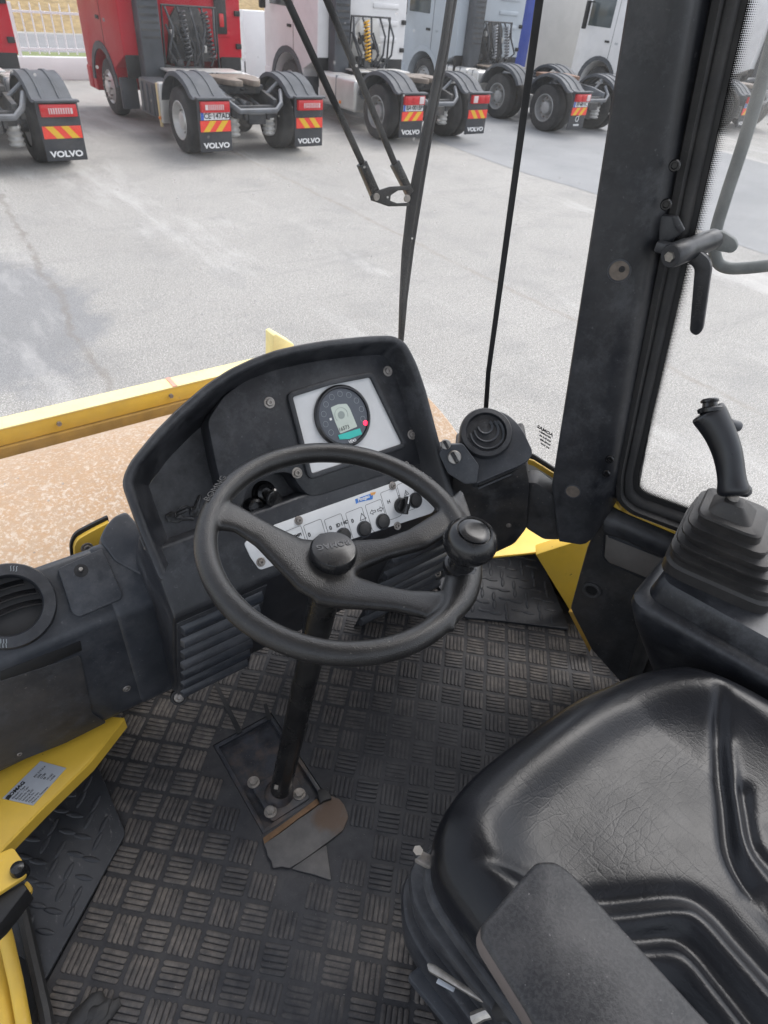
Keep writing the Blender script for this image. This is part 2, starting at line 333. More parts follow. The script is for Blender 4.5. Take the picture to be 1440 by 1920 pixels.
# glass with a film of dirt, specks and scratches
def glass_material(name, film=.025, tint=(1, 1, 1), speck=.5):
    x = N(name); t = x.t
    tr = x.n('ShaderNodeBsdfTransparent', {'Color': (*tint, 1)})
    gl = x.n('ShaderNodeBsdfGlossy', {'Color': (1, 1, 1, 1), 'Roughness': .02})
    lw = x.n('ShaderNodeLayerWeight', {'Blend': .12})
    a = x.n('ShaderNodeMixShader', {0: x.math('MULTIPLY', lw.outputs['Fresnel'], .35)}); t.links.new(tr.outputs[0], a.inputs[1]); t.links.new(gl.outputs[0], a.inputs[2])
    vor = x.n('ShaderNodeTexVoronoi', {'Vector': x.pos(), 'Scale': 48.0, 'Randomness': 1.0})
    spot = x.ramp(vor.outputs['Distance'], [(.09, 1), (.14, 0)])
    sel = x.ramp(vor.outputs['Color'], [(.62, 0), (.64, 1)])
    zone = x.ramp(x.noise(2.6, 3, .6), [(.38, 0), (.62, 1)])
    sp = x.math('MULTIPLY', x.math('MULTIPLY', spot, sel), x.math('MULTIPLY', zone, speck))
    fm = x.math('MULTIPLY', x.ramp(x.noise(5, 6, .7, x.pos(scale=(1, 1, .5))), [(.35, .3), (.75, 1.6)]), film)
    dv_ = x.n('ShaderNodeVectorMath', {0: x.geo.outputs['Position'], 1: (.45, 1.2, 3.25)}, operation='SUBTRACT').outputs[0]
    r_ = x.n('ShaderNodeVectorMath', {0: dv_}, operation='LENGTH').outputs['Value']; an_ = x.math('DIVIDE', x.n('ShaderNodeSeparateXYZ', {0: dv_}).outputs[0], r_)
    pol = x.n('ShaderNodeCombineXYZ', {0: x.math('MULTIPLY', r_, 16.0), 1: x.math('MULTIPLY', an_, 1.2)}).outputs[0]
    arcs = x.ramp(x.noise(1.0, 6, .75, pol), [(.52, 0), (.72, 1)])
    fm = x.math('ADD', fm, x.math('MULTIPLY', x.math('MULTIPLY', arcs, x.ramp(x.noise(1.6, 3, .6), [(.4, .1), (.65, 1)])), film*1.6))
    fac = x.math('ADD', sp, fm, True)
    df = x.n('ShaderNodeBsdfDiffuse', {'Color': (.75, .74, .72, 1)}); tl = x.n('ShaderNodeBsdfTranslucent', {'Color': (.75, .74, .72, 1)})
    dd = x.n('ShaderNodeMixShader', {0: .5}); t.links.new(df.outputs[0], dd.inputs[1]); t.links.new(tl.outputs[0], dd.inputs[2])
    b = x.n('ShaderNodeMixShader', {0: fac}); t.links.new(a.outputs[0], b.inputs[1]); t.links.new(dd.outputs[0], b.inputs[2])
    t.links.new(b.outputs[0], x.out.inputs['Surface']); return x.m
M['glass'] = glass_material('dirty_windscreen_glass', .055, speck=.6)
M['glass3'] = glass_material('tinted_outer_pane', .12, (.92, .925, .925), .2)
M['glass2'] = glass_material('door_glass', .13, speck=.25); M['glass4'] = glass_material('corner_glass', .045, speck=.5)
# printed dot fade beside the black band of the door glass (UV: u across the fade, v along)
x = N('frit_dots'); t = x.t
uv = x.n('ShaderNodeSeparateXYZ', {0: x.co.outputs['UV']})
u_, v_ = uv.outputs[0], uv.outputs[1]
def cell(val, k): return x.math('SUBTRACT', x.math('FRACT', x.math('MULTIPLY', val, k)), .5)
du = cell(u_, 8.0); dv = cell(v_, 260.0)
dist = x.math('SQRT', x.math('ADD', x.math('MULTIPLY', du, du), x.math('MULTIPLY', dv, dv)))
rad = x.math('SUBTRACT', .62, x.math('MULTIPLY', u_, .62))
msk = x.math('LESS_THAN', dist, rad)
tr = x.n('ShaderNodeBsdfTransparent'); df = x.n('ShaderNodeBsdfDiffuse', {'Color': (.01, .01, .01, 1)})
mx = x.n('ShaderNodeMixShader', {0: msk}); t.links.new(tr.outputs[0], mx.inputs[1]); t.links.new(df.outputs[0], mx.inputs[2]); t.links.new(mx.outputs[0], x.out.inputs['Surface'])
M['frit'] = x.m
# yard concrete
x = N('yard_concrete'); v = x.pos()
c = x.mix(x.ramp(x.noise(.35, 6, .65), [(.3, 0), (.7, 1)]), (.245, .234, .213), (.355, .341, .313))
c = x.mix(x.ramp(x.noise(30, 5, .85), [(.40, .0), (.58, .85)]), c, (.17, .165, .157))
c = x.mix(x.ramp(x.noise(95, 3, .7), [(.52, .0), (.60, .85)]), c, (.60, .585, .555))
sep = x.n('ShaderNodeSeparateXYZ', {0: x.geo.outputs['Position']})
def blot(cx, cy, rx, ry, soft=.35):
    ax = x.math('DIVIDE', x.math('SUBTRACT', sep.outputs[0], cx), rx); ay = x.math('DIVIDE', x.math('SUBTRACT', sep.outputs[1], cy), ry)
    d = x.math('ADD', x.math('MULTIPLY', ax, ax), x.math('MULTIPLY', ay, ay))
    d = x.math('ADD', d, x.math('MULTIPLY', x.math('SUBTRACT', x.noise(1.5, 5, .7), .5), 1.6))
    return x.ramp(d, [(.55, 1), (.55+soft, 0)])
c = x.mix(x.math('MULTIPLY', blot(.5, 7.0, 1.25, 2.0), .62), c, (.165, .17, .18))
c = x.mix(x.math('MULTIPLY', blot(3.1, 6.9, .2, .4), .15), c, (.17, .175, .18))
c = x.mix(x.math('MULTIPLY', x.ramp(x.noise(1.1, 8, .72, x.pos(loc=(4, 7, 0))), [(.50, 0), (.68, 1)]), .38), c, (.17, .17, .168))
c = x.mix(x.math('MULTIPLY', x.ramp(x.noise(.8, 7, .7, x.pos(scale=(1, .25, 1), loc=(1, 3, 0))), [(.55, 0), (.68, 1)]), .45), c, (.50, .49, .47))
c = x.mix(x.math('MULTIPLY', x.ramp(x.noise(2.0, 6, .7, x.pos(scale=(.12, 1, 1), rot=(0, 0, .35))), [(.58, 0), (.70, 1)]), .30), c, (.16, .158, .155))
def crack(cx, wid, amp, y0, y1, tiltk=0.0):
    wob = x.math('MULTIPLY', x.math('SUBTRACT', x.noise(.9, 7, .75), .5), amp)
    dx = x.math('ABSOLUTE', x.math('SUBTRACT', x.math('ADD', sep.outputs[0], wob), x.math('ADD', cx, x.math('MULTIPLY', sep.outputs[1], tiltk))))
    l = x.ramp(x.math('DIVIDE', dx, wid), [(.25, 1), (1, 0)])
    g = x.math('MULTIPLY', x.math('GREATER_THAN', sep.outputs[1], y0), x.math('LESS_THAN', sep.outputs[1], y1))
    return x.math('MULTIPLY', x.math('MULTIPLY', l, g), x.ramp(x.noise(2.2, 4, .7), [(.3, .15), (.6, 1)]))
c = x.mix(x.math('MULTIPLY', crack(.75, .05, .5, 5.0, 13.0, .075), .6), c, (.17, .15, .13))
c = x.mix(x.math('MULTIPLY', crack(6.0, .06, .35, 1.5, 14.0), .5), c, (.22, .19, .16))
c = x.mix(x.math('MULTIPLY', crack(-3.5, .05, .8, -20, 30), .5), c, (.2, .18, .15))
x.set('Base Color', c); x.set('Roughness', .88); x.bump(x.noise(60, 5, .7), .5, .006); M['ground'] = x.m
x = N('worn_asphalt'); c = x.mix(x.ramp(x.noise(.5, 6, .65), [(.3, 0), (.7, 1)]), (.205, .21, .215), (.29, .293, .295))
c = x.mix(x.ramp(x.noise(45, 4, .7), [(.4, 0), (.7, .5)]), c, (.15, .152, .155)); x.set('Base Color', c); x.set('Roughness', .85); x.bump(x.noise(60, 4, .7), .4, .005); M['asphalt'] = x.m
M['grass'] = basic('dry_grass', (.30, .215, .10), .9, var=.35, sc=5, dust=.7, dcol=(.15, .105, .05)); M['verge'] = basic('green_verge', (.16, .19, .07), .9, var=.3, sc=3)
M['tar'] = basic('far_road', (.20, .20, .205), .85, var=.1, sc=.6)
M['white'] = basic('white_paint', (.82, .82, .82), .5, var=.04, sc=2)
M['whitewall'] = basic('whitewashed_wall', (.74, .74, .74), .7, var=.06, sc=1.2, dust=.2, dcol=(.45, .42, .38))
M['bldg'] = basic('grey_concrete_wall', (.43, .42, .40), .8, var=.08, sc=.9, dust=.2, dcol=(.32, .3, .27)); M['bluepaint'] = basic('blue_paint', (.035, .065, .30), .5, var=.1, sc=2)
M['darkroof'] = basic('dark_sheet', (.06, .06, .065), .6, var=.3, sc=2)
# drum
x = N('rusty_worn_drum')
c = x.mix(x.ramp(x.noise(2.0, 6, .65), [(.3, 0), (.7, 1)]), (.33, .215, .125), (.43, .315, .215))
c = x.mix(x.ramp(x.noise(36, 4, .65), [(.42, 0), (.6, .7)]), c, (.40, .25, .135))
dens = x.math('MULTIPLY', x.math('SUBTRACT', x.noise(3.0, 4, .6), .5), .16)
c = x.mix(x.ramp(x.math('ADD', x.noise(52, 3, .6, x.pos(scale=(1, .8, .8), loc=(3, 1, 2))), dens), [(.57, 0), (.66, .7)]), c, (.50, .42, .34))
c = x.mix(x.ramp(x.math('ADD', x.noise(105, 3, .65), dens), [(.52, 0), (.64, .75)]), c, (.53, .45, .37))
x.set('Base Color', c); x.set('Roughness', .7); x.set('Metallic', .0); x.bump(x.noise(60, 5, .7), .5, .004); M['drum'] = x.m
# truck paints
def paint(name, col, dirt=.25): return basic(name, col, .42, spec=.3, var=.05, sc=2, dust=dirt, dcol=(.3, .29, .28), world=False)
M['redcab'] = paint('red_cab_paint', (.43, .006, .020), .05); M['whitecab'] = paint('white_cab_paint', (.70, .69, .69)); M['greycab'] = paint('grey_blue_cab_paint', (.40, .44, .48))
M['fender'] = basic('grey_mudguard_plastic', (.058, .064, .074), .66, var=.2, sc=4, dust=.3, dcol=(.14, .14, .14), world=False)
M['tyre'] = basic('tyre_rubber', (.028, .028, .029), .75, var=.25, sc=8, dust=.5, dcol=(.10, .095, .09), world=False)
M['rim'] = basic('dull_rim', (.36, .36, .36), .45, .5, var=.15, sc=6, dust=.35, dcol=(.22, .2, .18), world=False)
M['alu'] = basic('aluminium_tank', (.60, .59, .57), .38, .55, var=.1, sc=3, dust=.3, dcol=(.45, .42, .38), world=False)
M['chassis'] = basic('chassis_steel', (.032, .034, .038), .6, var=.35, sc=6, dust=.55, dcol=(.17, .15, .13), world=False)
M['chassis_lite'] = basic('grey_chassis_paint', (.14, .15, .165), .5, var=.25, sc=5, dust=.35, dcol=(.2, .18, .16), world=False)
M['flapm'] = basic('mudflap_rubber', (.030, .033, .040), .55, var=.2, sc=5, dust=.2, dcol=(.1, .1, .1), world=False)
M['grease'] = basic('greasy_brown_plate', (.19, .155, .125), .55, var=.3, sc=5, dust=.5, dcol=(.12, .09, .07), world=False)
M['rustplate'] = basic('rusty_brown_plate', (.20, .11, .07), .7, var=.3, sc=5, dust=.4, dcol=(.12, .09, .07), world=False)
M['lred'] = basic('red_lens', (.50, .015, .02), .15, var=.1, sc=30, world=False); M['lwhite'] = basic('clear_lens', (.62, .52, .52), .15, var=.1, sc=60, world=False); M['lorange'] = basic('orange_lens', (.8, .22, .03), .2, var=.05)
M['hred'] = basic('red_reflector', (.78, .05, .03), .4, var=.05, sc=20, world=False); M['hyel'] = basic('yellow_reflector', (.72, .42, .02), .4, var=.05, sc=20, world=False)
M['plate'] = basic('number_plate', (.68, .69, .70), .4, var=.05, world=False); M['eu'] = basic('plate_blue_band', (.03, .10, .45), .4, var=.05)
M['window'] = basic('dark_cab_window', (.07, .085, .09), .08, var=.1, sc=3, world=False)
M['coil_black'] = basic('black_air_line', (.035, .037, .042), .45, var=.1); M['coil_yellow'] = basic('yellow_air_line', (.70, .38, .03), .4, var=.1); M['coil_red'] = basic('red_air_line', (.6, .05, .05), .4, var=.1); M['coil_grey'] = basic('grey_air_line', (.26, .27, .29), .4, var=.1)
M['mirror'] = basic('grey_mirror_pane', (.36, .36, .36), .5, .3, var=.12, sc=60, dust=.3, dcol=(.5, .5, .5))
M['greytrim'] = basic('dusty_grey_rubber', (.13, .145, .145), .6, var=.25, sc=25, dust=.4, dcol=(.28, .28, .27))
M['strap'] = basic('cream_strap', (.62, .48, .26), .5, var=.1, world=False)

# ================================================================== SETTING
def sheet(name, pts, mat, kind='structure'):
    mb = MB().add(pts, [tuple(range(len(pts)))]); return tag(obj(name, mb, mat, smooth=False), kind=kind)
sheet('ground', [(-300, -300, 0), (400, -300, 0), (400, 400, 0), (-300, 400, 0)], M['ground'])
lane = []
for k in range(-20, 25): lane.append((10.95+.12*math.sin(k*1.3)+.05*math.sin(k*3.1), k*1.2, .004))
for k in range(24, -21, -1): lane.append((18.2+.15*math.sin(k*1.7), k*1.2, .004))
sheet('asphalt_lane', lane, M['asphalt'])
# grassy bank behind the fence, and the road before it
g = MB(); nx, ny = 60, 16
ys = [33.4, 34, 35, 36.5, 38.5, 42, 48, 56, 66, 80, 95, 115, 140, 170, 200, 230]
vs = []
for j, y in enumerate(ys):
    for i in range(nx):
        xx = -120+i*5.0; t = (y-33)/110
        vs.append((xx, y, -.15+min(1, t)*26*(.75+.25*math.sin(xx*.03+1))+rnd.uniform(-.12, .12)*(1+t*4)))
g.add(vs, [(j*nx+i, j*nx+i+1, (j+1)*nx+i+1, (j+1)*nx+i) for j in range(len(ys)-1) for i in range(nx-1)])
tag(obj('grass_hill', g, M['grass']), kind='structure')
sheet('far_road', [(-120, 27.4, .004), (180, 27.4, .004), (180, 33.2, .004), (-120, 33.2, .004)], M['tar'])
sheet('grass_verge', [(-120, 25.6, .008), (180, 25.6, .008), (180, 27.4, .008), (-120, 27.4, .008)], M['verge'])

# white fence on a low wall
f = thing('white_fence', (5, 21.6, 0), 'white metal bar fence on a low white wall behind the red trucks', 'fence')
b = MB(); b.box((1.0, 21.62, .25), (19.6, .22, .5)); obj('low_wall', b, M['whitewall'], f, .015)
b = MB()
for z in (.62, 1.42): b.box((1.0, 21.62, z), (19.4, .045, .05))
obj('rail', MB().box((1.0, 21.62, .66), (19.4, .045, .05)), M['white'], f)
obj('rail', MB().box((1.0, 21.62, 1.42), (19.4, .045, .05)), M['white'], f)
bar0 = None
for i in range(80):
    xx = 10.6-i*.235
    if i % 9 == 8: obj('post', MB().box((xx, 21.62, 1.05), (.07, .07, 1.1)), M['white'], f); continue
    if xx < 3.0: continue
    bm_ = MB().cyl((xx, 21.62, .55), (xx, 21.62, 1.56), .018, n=8); bm_.cyl((xx, 21.62, 1.56), (xx, 21.62, 1.62), .018, .003, n=8)
    obj('bar', bm_, M['white'], f)
bb = MB()
for i in range(80):
    xx = 10.6-i*.235
    if xx < 3.0 and i % 9 != 8: bb.cyl((xx, 21.62, .55), (xx, 21.62, 1.6), .018, n=6)
tag(obj('bar_row', bb, M['white'], f), kind='stuff')
w = thing('gate_pillar', (11.4, 21.6, 0), 'solid white wall panel between the red and white trucks', 'wall')
obj('panel', MB().box((11.3, 21.62, .86), (1.1, .26, 1.72)), M['white'], w, .012); obj('base', MB().box((13.5, 21.62, .25), (5.6, .22, .5)), M['whitewall'], w, .012)
for k in range(6): obj('bar', MB().cyl((12.0+k*.3, 21.62, .5), (12.0+k*.3, 21.62, 1.6), .018, n=8), M['white'], w)
bd = thing('grey_building', (24.5, 23, 0), 'plain grey concrete wall with a dark sheet roof behind the grey truck', 'building')
obj('wall', MB().box((25.3, 24.5, 1.55), (6.0, 5.0, 3.1)), M['bldg'], bd, .02)
obj('side_wall', MB().box((31.4, 25.8, 1.45), (6.2, 4.0, 2.9)), M['bldg'], bd, .02)
obj('roof', MB().box((29.5, 26.8, 4.6), (12, 5, 3.0)), M['darkroof'], bd, .02)
p = thing('blue_post', (22.4, 21.3, 0), 'blue painted post beside the grey wall behind the grey truck', 'post')
obj('shaft', MB().box((22.35, 21.3, 2.5), (.42, .35, 5.0)), M['bluepaint'], p, .01); obj('foot_plate', MB().box((22.35, 21.3, .02), (.6, .5, .04)), M['bluepaint'], p, .005)

# ================================================================== TRUCKS
def wheel(tr, x0, side, y, dual, rimmat):
    """wheel with tyre and rim; outer face at x0, side = -1 left / +1 right"""
    R, z = .52, .52; a = Vector((side, 0, 0)); wd = .29
    e = MB(); n = 2 if dual else 1
    for k in range(n):
        o = Vector((x0-side*(wd+.03)*k, y, z))
        e.lathe(o, a, [(.30, -wd), (.44, -wd), (.50, -wd+.03), (.52, -wd+.08), (.52, -.08), (.50, -.03), (.44, 0), (.31, -.01), (.29, -.05)], 36, False)
    t = obj('tyre', e, M['tyre'], tr)
    r = MB(); o = Vector((x0, y, z))
    if dual: prof = [(.315, -.02), (.30, -.005), (.285, -.01), (.27, -.12), (.25, -.15), (.16, -.17), (.15, -.08), (.13, -.05), (.06, -.03), (.0, -.03)]
    else: prof = [(.315, -.02), (.30, -.005), (.285, -.03), (.27, -.05), (.20, .02), (.13, .03), (.12, .06), (.05, .08), (0, .08)]
    r.lathe(o, a, prof, 32, False); rim = obj('rim', r, rimmat, t)
    for k in range(10):
        an = 2*math.pi*k/10; c = o+Vector((0, math.cos(an)*.215, math.sin(an)*.215)); d0 = -.16 if dual else .02
        obj('wheel_nut', MB().cyl(c+a*d0, c+a*(d0+.05), .02, n=6), M['steel_dull'], t)
    if dual: obj('rim', MB().cyl(o-a*.58, o-a*.25, .3, n=20), rimmat, t)

def helix(p0, p1, r, turns, n=14):
    p0, p1 = Vector(p0), Vector(p1); d = p1-p0; t = d.normalized(); a = t.cross(Vector((0, 1, 0)) if abs(t.y) < .8 else Vector((1, 0, 0))).normalized(); b_ = t.cross(a)
    N_ = int(turns*n); return [p0+d*(i/N_)+a*math.cos(2*math.pi*i/n)*r+b_*math.sin(2*math.pi*i/n)*r for i in range(N_+1)]

FRONT = Pl((0, 0, 0), (1, 0, 0), (0, 0, 1))      # facing -Y
def truck(xc, yf, cabmat, label, axles=(1.05,), front=4.8, cabback=3.4, tank='box', coils=('black',), plate=None, light='modern', emblem=False, rimmat='rim', plate5='grease', cables='dark', lite=False):
    tr = thing('tractor_unit', (xc, yf, 0), label, 'truck', 'tractor units parked in a row across the yard')
    def o_(name, mb, mat, par=tr, **k):
        for v in mb.v: v += Vector((xc, yf, 0))
        return obj(name, mb, mat, par, **k)
    HW = 1.26
    # wheels (world coordinates)
    for ya in axles:
        for s in (-1, 1): wheel(tr, xc+s*1.22, s, yf+ya, True, M[rimmat])
    for s in (-1, 1): wheel(tr, xc+s*1.20, s, yf+front, False, M[rimmat])
    last = axles[0]
    # mudguards, flaps and lights on each side
    for s in (-1, 1):
        xm = s*.94
        for ia, ya in enumerate(axles):
            ring_o, ring_i = [], []
            a0, a1 = (R_(-4), R_(168)) if ia == 0 else (R_(25), R_(168))
            sec = []
            for k in range(17):
                an = a0+(a1-a0)*k/16; ry = (.86 if math.cos(an) > 0 else .72); yy = ya-math.cos(an)*ry; zz = .60+math.sin(an)*.66
                if ia == 0 and k == 0: yy, zz = ya-.88, 1.0-.02
                sec.append((yy, max(zz, .98) if (ia == 0 and k < 4) else zz))
            g = MB(); prof = []
            for (yy, zz) in sec:
                dy, dz = yy-ya, zz-.6; L = math.hypot(dy, dz); ny_, nz_ = dy/L, dz/L; row = []
                for (xx, h) in ((-.31, -.05), (-.29, 0), (-.16, 0), (-.15, .018), (-.10, .018), (-.09, 0), (.09, 0), (.10, .018), (.15, .018), (.16, 0), (.29, 0), (.31, -.05)):
                    row.append(Vector((xm+xx, yy+ny_*h, zz+nz_*h)))
                row += [r_-Vector((0, ny_*.02, nz_*.02)) for r_ in row[::-1]]; prof.append(row)
            g.loft(prof); o_('mudguard', g, M['fender'])
        yb = axles[0]-.93
        mf = o_('mudflap', MB().box((xm, yb+.02, .58), (.60, .025, .78)), M['flapm'], bevel=.008)
        o_('lip', MB().box((xm, yb-.01, .995), (.63, .14, .03)), M['fender'], bevel=.008)
        text('lettering', 'VOLVO', FRONT.mat(xc+xm, .285, 0) @ Matrix.Translation((0, 0, -(yf+yb-.006-.0)*1.0)), .115 if not emblem else .05, M['white_ink'], mf, .002, 1.25, .004)
        if emblem:
            ringm = MB(); c0 = Vector((xm, yb, .42)); ringm.tube([c0+Vector((math.cos(t_)*.055, 0, math.sin(t_)*.055)) for t_ in [2*math.pi*k/20 for k in range(20)]], .009, 6, closed=True)
            ringm.tube([c0+Vector((.035, 0, .04)), c0+Vector((.085, 0, .09))], .008, 6); o_('emblem', ringm, M['white_ink'], mf)
        # tail light
        tl = o_('tail_light', MB().box((xm, yb-.03, .875), (.52, .08, .165)), M['lred'], bevel=.012)
        if light == 'modern':
            o_('lens', MB().box((xm-s*.0+.02*s, yb-.072, .873), (.34, .012, .075)), M['lwhite'], tl)
            for k in range(9): o_('lens_rib', MB().box((xm-.13+k*.035, yb-.08, .873), (.012, .006, .07)), M['lred'], tl)
        else:
            for k in (-1, 0, 1): o_('lens', MB().box((xm+k*.17, yb-.072, .875), (.12, .012, .13)), M['lwhite'] if k == -s else M['lred'], tl, bevel=.003)
        if plate and s == -1:
            npl = o_('number_plate', MB().box((xm, yb-.012, .735), (.52, .012, .11)), M['plate'])
            o_('blue_band', MB().box((xm-.235, yb-.020, .735), (.05, .006, .11)), M['eu'], npl)
            text('plate_number', plate, FRONT.mat(xc+xm+.03, .735, 0) @ Matrix.Translation((0, 0, -(yf+yb-.022))), .115, M['ink'], npl, .002, .95, .002)
        hb = o_('hazard_board', MB().box((xm, yb-.012, .585), (.56, .014, .165)), M['hred'])
        for k in range(2):
            xk = xm-.112+k*.224; q = MB()
            pts = [(xk-.056+.07*s, .503), (xk+.056+.07*s, .503), (xk+.056-.07*s, .667), (xk-.056-.07*s, .667)]
            pts = [(max(xm-.279, min(xm+.279, a_)), b_) for a_, b_ in pts]
            q.add([(a_, yb-.023, b_) for a_, b_ in pts]+[(a_, yb-.017, b_) for a_, b_ in pts], [(0, 1, 2, 3), (7, 6, 5, 4), (0, 4, 5, 1), (1, 5, 6, 2), (2, 6, 7, 3), (3, 7, 4, 0)])
            o_('stripe', q, M['hyel'], hb, smooth=False)
    # chassis
    for s in (-1, 1):
        r = MB(); r.loft([[Vector((s*.42+dx, yy, z0+dz)) for dx, dz in ((-.04, -.13), (.04, -.13), (.04, .13), (-.04, .13))] for yy, z0 in ((.45, .78), (.9, .86), (5.4, .9))]); o_('chassis_rail', r, M['chassis_lite' if lite else 'chassis'], bevel=.008)
    c_ = MB(); c_.tube([(-.62, .62, 1.02), (-.5, .38, .86), (-.36, .32, .76), (.36, .32, .76), (.5, .38, .86), (.62, .62, 1.02)], .038, 8, flat=1.3); o_('rear_crossmember', c_, M['chassis_lite'])
    o_('crossmember', MB().box((0, .5, .72), (.8, .1, .2)), M['chassis'], bevel=.01)
    for ya in axles:
        o_('axle', MB().cyl((-.65, ya, .52), (.65, ya, .52), .09).lathe((0, ya-.0, .52), (0, 1, 0), [(.1, -.22), (.2, -.12), (.22, 0), (.18, .12), (.1, .2)]), M['chassis'])
        for s in (-1, 1):
            o_('air_bellows', MB().lathe((s*.36, ya-.42, .32), (0, 0, 1), [(.09, 0), (.12, .03), (.09, .06), (.12, .10), (.09, .14), (.12, .18), (.09, .22), (.11, .26), (.1, .3)], 20), M['alu'])
    for s in (-1, 1): o_('mudguard_arm', MB().tube([(s*.42, .8, .95), (s*.62, .8, 1.1), (s*.70, .8, 1.16)], .03, 8), M['chassis_lite'])
    # fifth wheel coupling
    fh = MB(); y5 = axles[0]+(.15 if len(axles) == 1 else .75); pl5 = Pl((0, y5, 1.12), (1, 0, 0), (0, 1, -.02))
    outl = [(-.45, .45), (-.48, .1), (-.36, -.3), (-.22, -.55), (-.10, -.55), (-.05, -.1), (.05, -.1), (.10, -.55), (.22, -.55), (.36, -.3), (.48, .1), (.45, .45)]
    fh.prism(pl5, rounded(outl, .06, 3), -.05, .04); o_('fifth_wheel', fh, M[plate5], bevel=.01)
    o_('coupling_base', MB().box((0, y5, 1.0), (.9, .5, .14)), M['chassis'], bevel=.02)
    o_('walkway', MB().box((.05, cabback-.62, 1.06), (1.5, .55, .03)), M['alu' if not lite else 'grease'], bevel=.006)
    o_('gearbox', MB().box((0, cabback+.2, .75), (.7, 1.2, .5)), M['chassis'], bevel=.05)
    for s in (-1, 1):
        o_('air_tank', MB().lathe((s*.62, axles[-1]+.95, .52), (0, 1, 0), [(0, 0), (.10, .02), (.13, .06), (.13, .62), (.10, .66), (0, .68)], 18), M['chassis_lite'])
        o_('shock_absorber', MB().cyl((s*.55, axles[0]+.35, .42), (s*.50, axles[0]+.5, 1.0), .045, n=12), M['chassis'])
    o_('tail_bracket', MB().box((0, .42, .62), (.34, .12, .16)).box((.22, .40, .66), (.06, .1, .1)).box((-.22, .40, .66), (.06, .1, .1)), M['chassis'], bevel=.008)
    for k in range(3): o_('coupling_rod', MB().tube([(-.3+k*.3, axles[0]-.5, .70), (-.25+k*.25, axles[0]+.6, .92)], .028, 8), M['chassis_lite'])
    ab = MB()
    for k in range(5): ab.tube([(rnd.uniform(-.35, .35), .9+rnd.uniform(-.3, .5), 1.0), (rnd.uniform(-.35, .35), 2.0, 1.03+rnd.uniform(0, .06)), (rnd.uniform(-.3, .3), cabback-.1, 1.05)], .018, 6)
    o_('air_hose', ab, M['coil_black'])
    # tanks / boxes between the axles
    y0_, y1_ = axles[-1]+.78, front-.78
    for s in (-1, 1):
        if tank == 'box' and s == -1:
            bt = o_('battery_box', MB().box((-1.0, y0_+.62, .66), (.46, .85, .58)), M['plastic_grey'], bevel=.03)
            for k in range(3): o_('rib', MB().box((-1.235, y0_+.36+k*.25, .66), (.02, .05, .48)), M['fender'], bt, bevel=.006)
            tk = o_('tank', MB().box((-1.02, y0_+.08, .66), (.42, .16, .66)), M['alu'], bevel=.04)
            o_('strap', MB().box((-1.22, y0_+.10, .62), (.05, .06, .70)), M['strap'], tk, bevel=.01)
            o_('side_marker', MB().box((-1.25, y0_+.08, .42), (.03, .05, .05)), M['lorange'], tk, bevel=.008)
        else:
            segs = 1 if tank == 'tank' else (3 if tank == 'tank3' else 2); L = (y1_-y0_)*(.72 if segs == 1 else .95)
            for k in range(segs):
                ln = L/segs; yc = y0_+ln*(k+.5)
                tk = o_('fuel_tank', MB().box((s*.98, yc, .68), (.52, ln-.03, .62)), M['alu'], bevel=.07, seg=3)
                o_('strap', MB().box((s*.98, yc, .68), (.535, .05, .635)), M['chassis_lite'], tk, bevel=.07, seg=3)
                if k == 0: o_('side_marker', MB().box((s*1.25, yc-.2, .5), (.03, .06, .06)), M['lorange'], tk, bevel=.01)
            if s == -1 and segs == 1: o_('filler_cap', MB().cyl((-1.0, y0_+.0, .75), (-1.0, y0_+.02, .75), .12, n=20), M['chassis_lite'])
    # cab
    yb_, yf_ = cabback, front+1.15
    prof = [(yb_, 1.22), (yb_, 3.35), (yb_+.1, 3.5), (yf_-.55, 3.5), (yf_-.12, 3.1), (yf_-.02, 2.1), (yf_, .9), (yf_-.02, .36), (front+.66, .36), (front+.66, .62)]
    for k in range(9):
        an = R_(12+k*19.5); prof.append((front+math.cos(an)*.67, .52+math.sin(an)*.67))
    prof += [(front-.70, .62), (front-.76, .95)]
    pl = Pl((0, 0, 0), (0, 1, 0), (0, 0, 1)); cb = MB(); cb.prism(pl, prof, -HW, HW); cab = o_('cab', cb, cabmat, bevel=.035, seg=3)
    arch = MB()
    for s in (-1, 1):
        rows = []
        for k in range(13):
            an = R_(5+k*14); c0 = Vector((s*(HW-.01), front+math.cos(an)*.67, .52+math.sin(an)*.67)); c1 = Vector((s*(HW-.01), front+math.cos(an)*.80, .52+math.sin(an)*.80))
            rows.append([c0, c1, c1+Vector((s*.03, 0, 0)), c0+Vector((s*.03, 0, 0))])
        arch.loft(rows)
    o_('wheel_arch', arch, M['fender'] if cabmat != M['greycab'] else cabmat, cab)
    for s in (-1, 1):
        o_('side_window', MB().box((s*(HW+.002), front+.35, 2.45), (.02, .95, .75)), M['window'], cab, bevel=.008)
        o_('door_seam', MB().box((s*(HW+.001), front-.30, 2.0), (.008, .012, 1.9)), M['black'], cab)
        o_('door_handle', MB().box((s*(HW+.012), front-.12, 1.72), (.03, .18, .06)), M['black'], cab, bevel=.008)
        text('badge', '460', (Matrix.Translation((xc+s*(HW+.002), yf+front-.5, 1.70)) @ Matrix(((0, 0, s, 0), (-s*-1 if s > 0 else -1, 0, 0, 0), (0, 1, 0, 0), (0, 0, 0, 1)))), .09, M['grey_ink'], cab, .002)
        mr = o_('mirror', MB().box((s*(HW+.22), yf_-.35, 2.35), (.16, .10, .75)), M['black'], bevel=.03); o_('mirror_arm', MB().tube([(s*HW, yf_-.4, 2.7), (s*(HW+.2), yf_-.38, 2.68)], .02, 6), M['black'], mr)
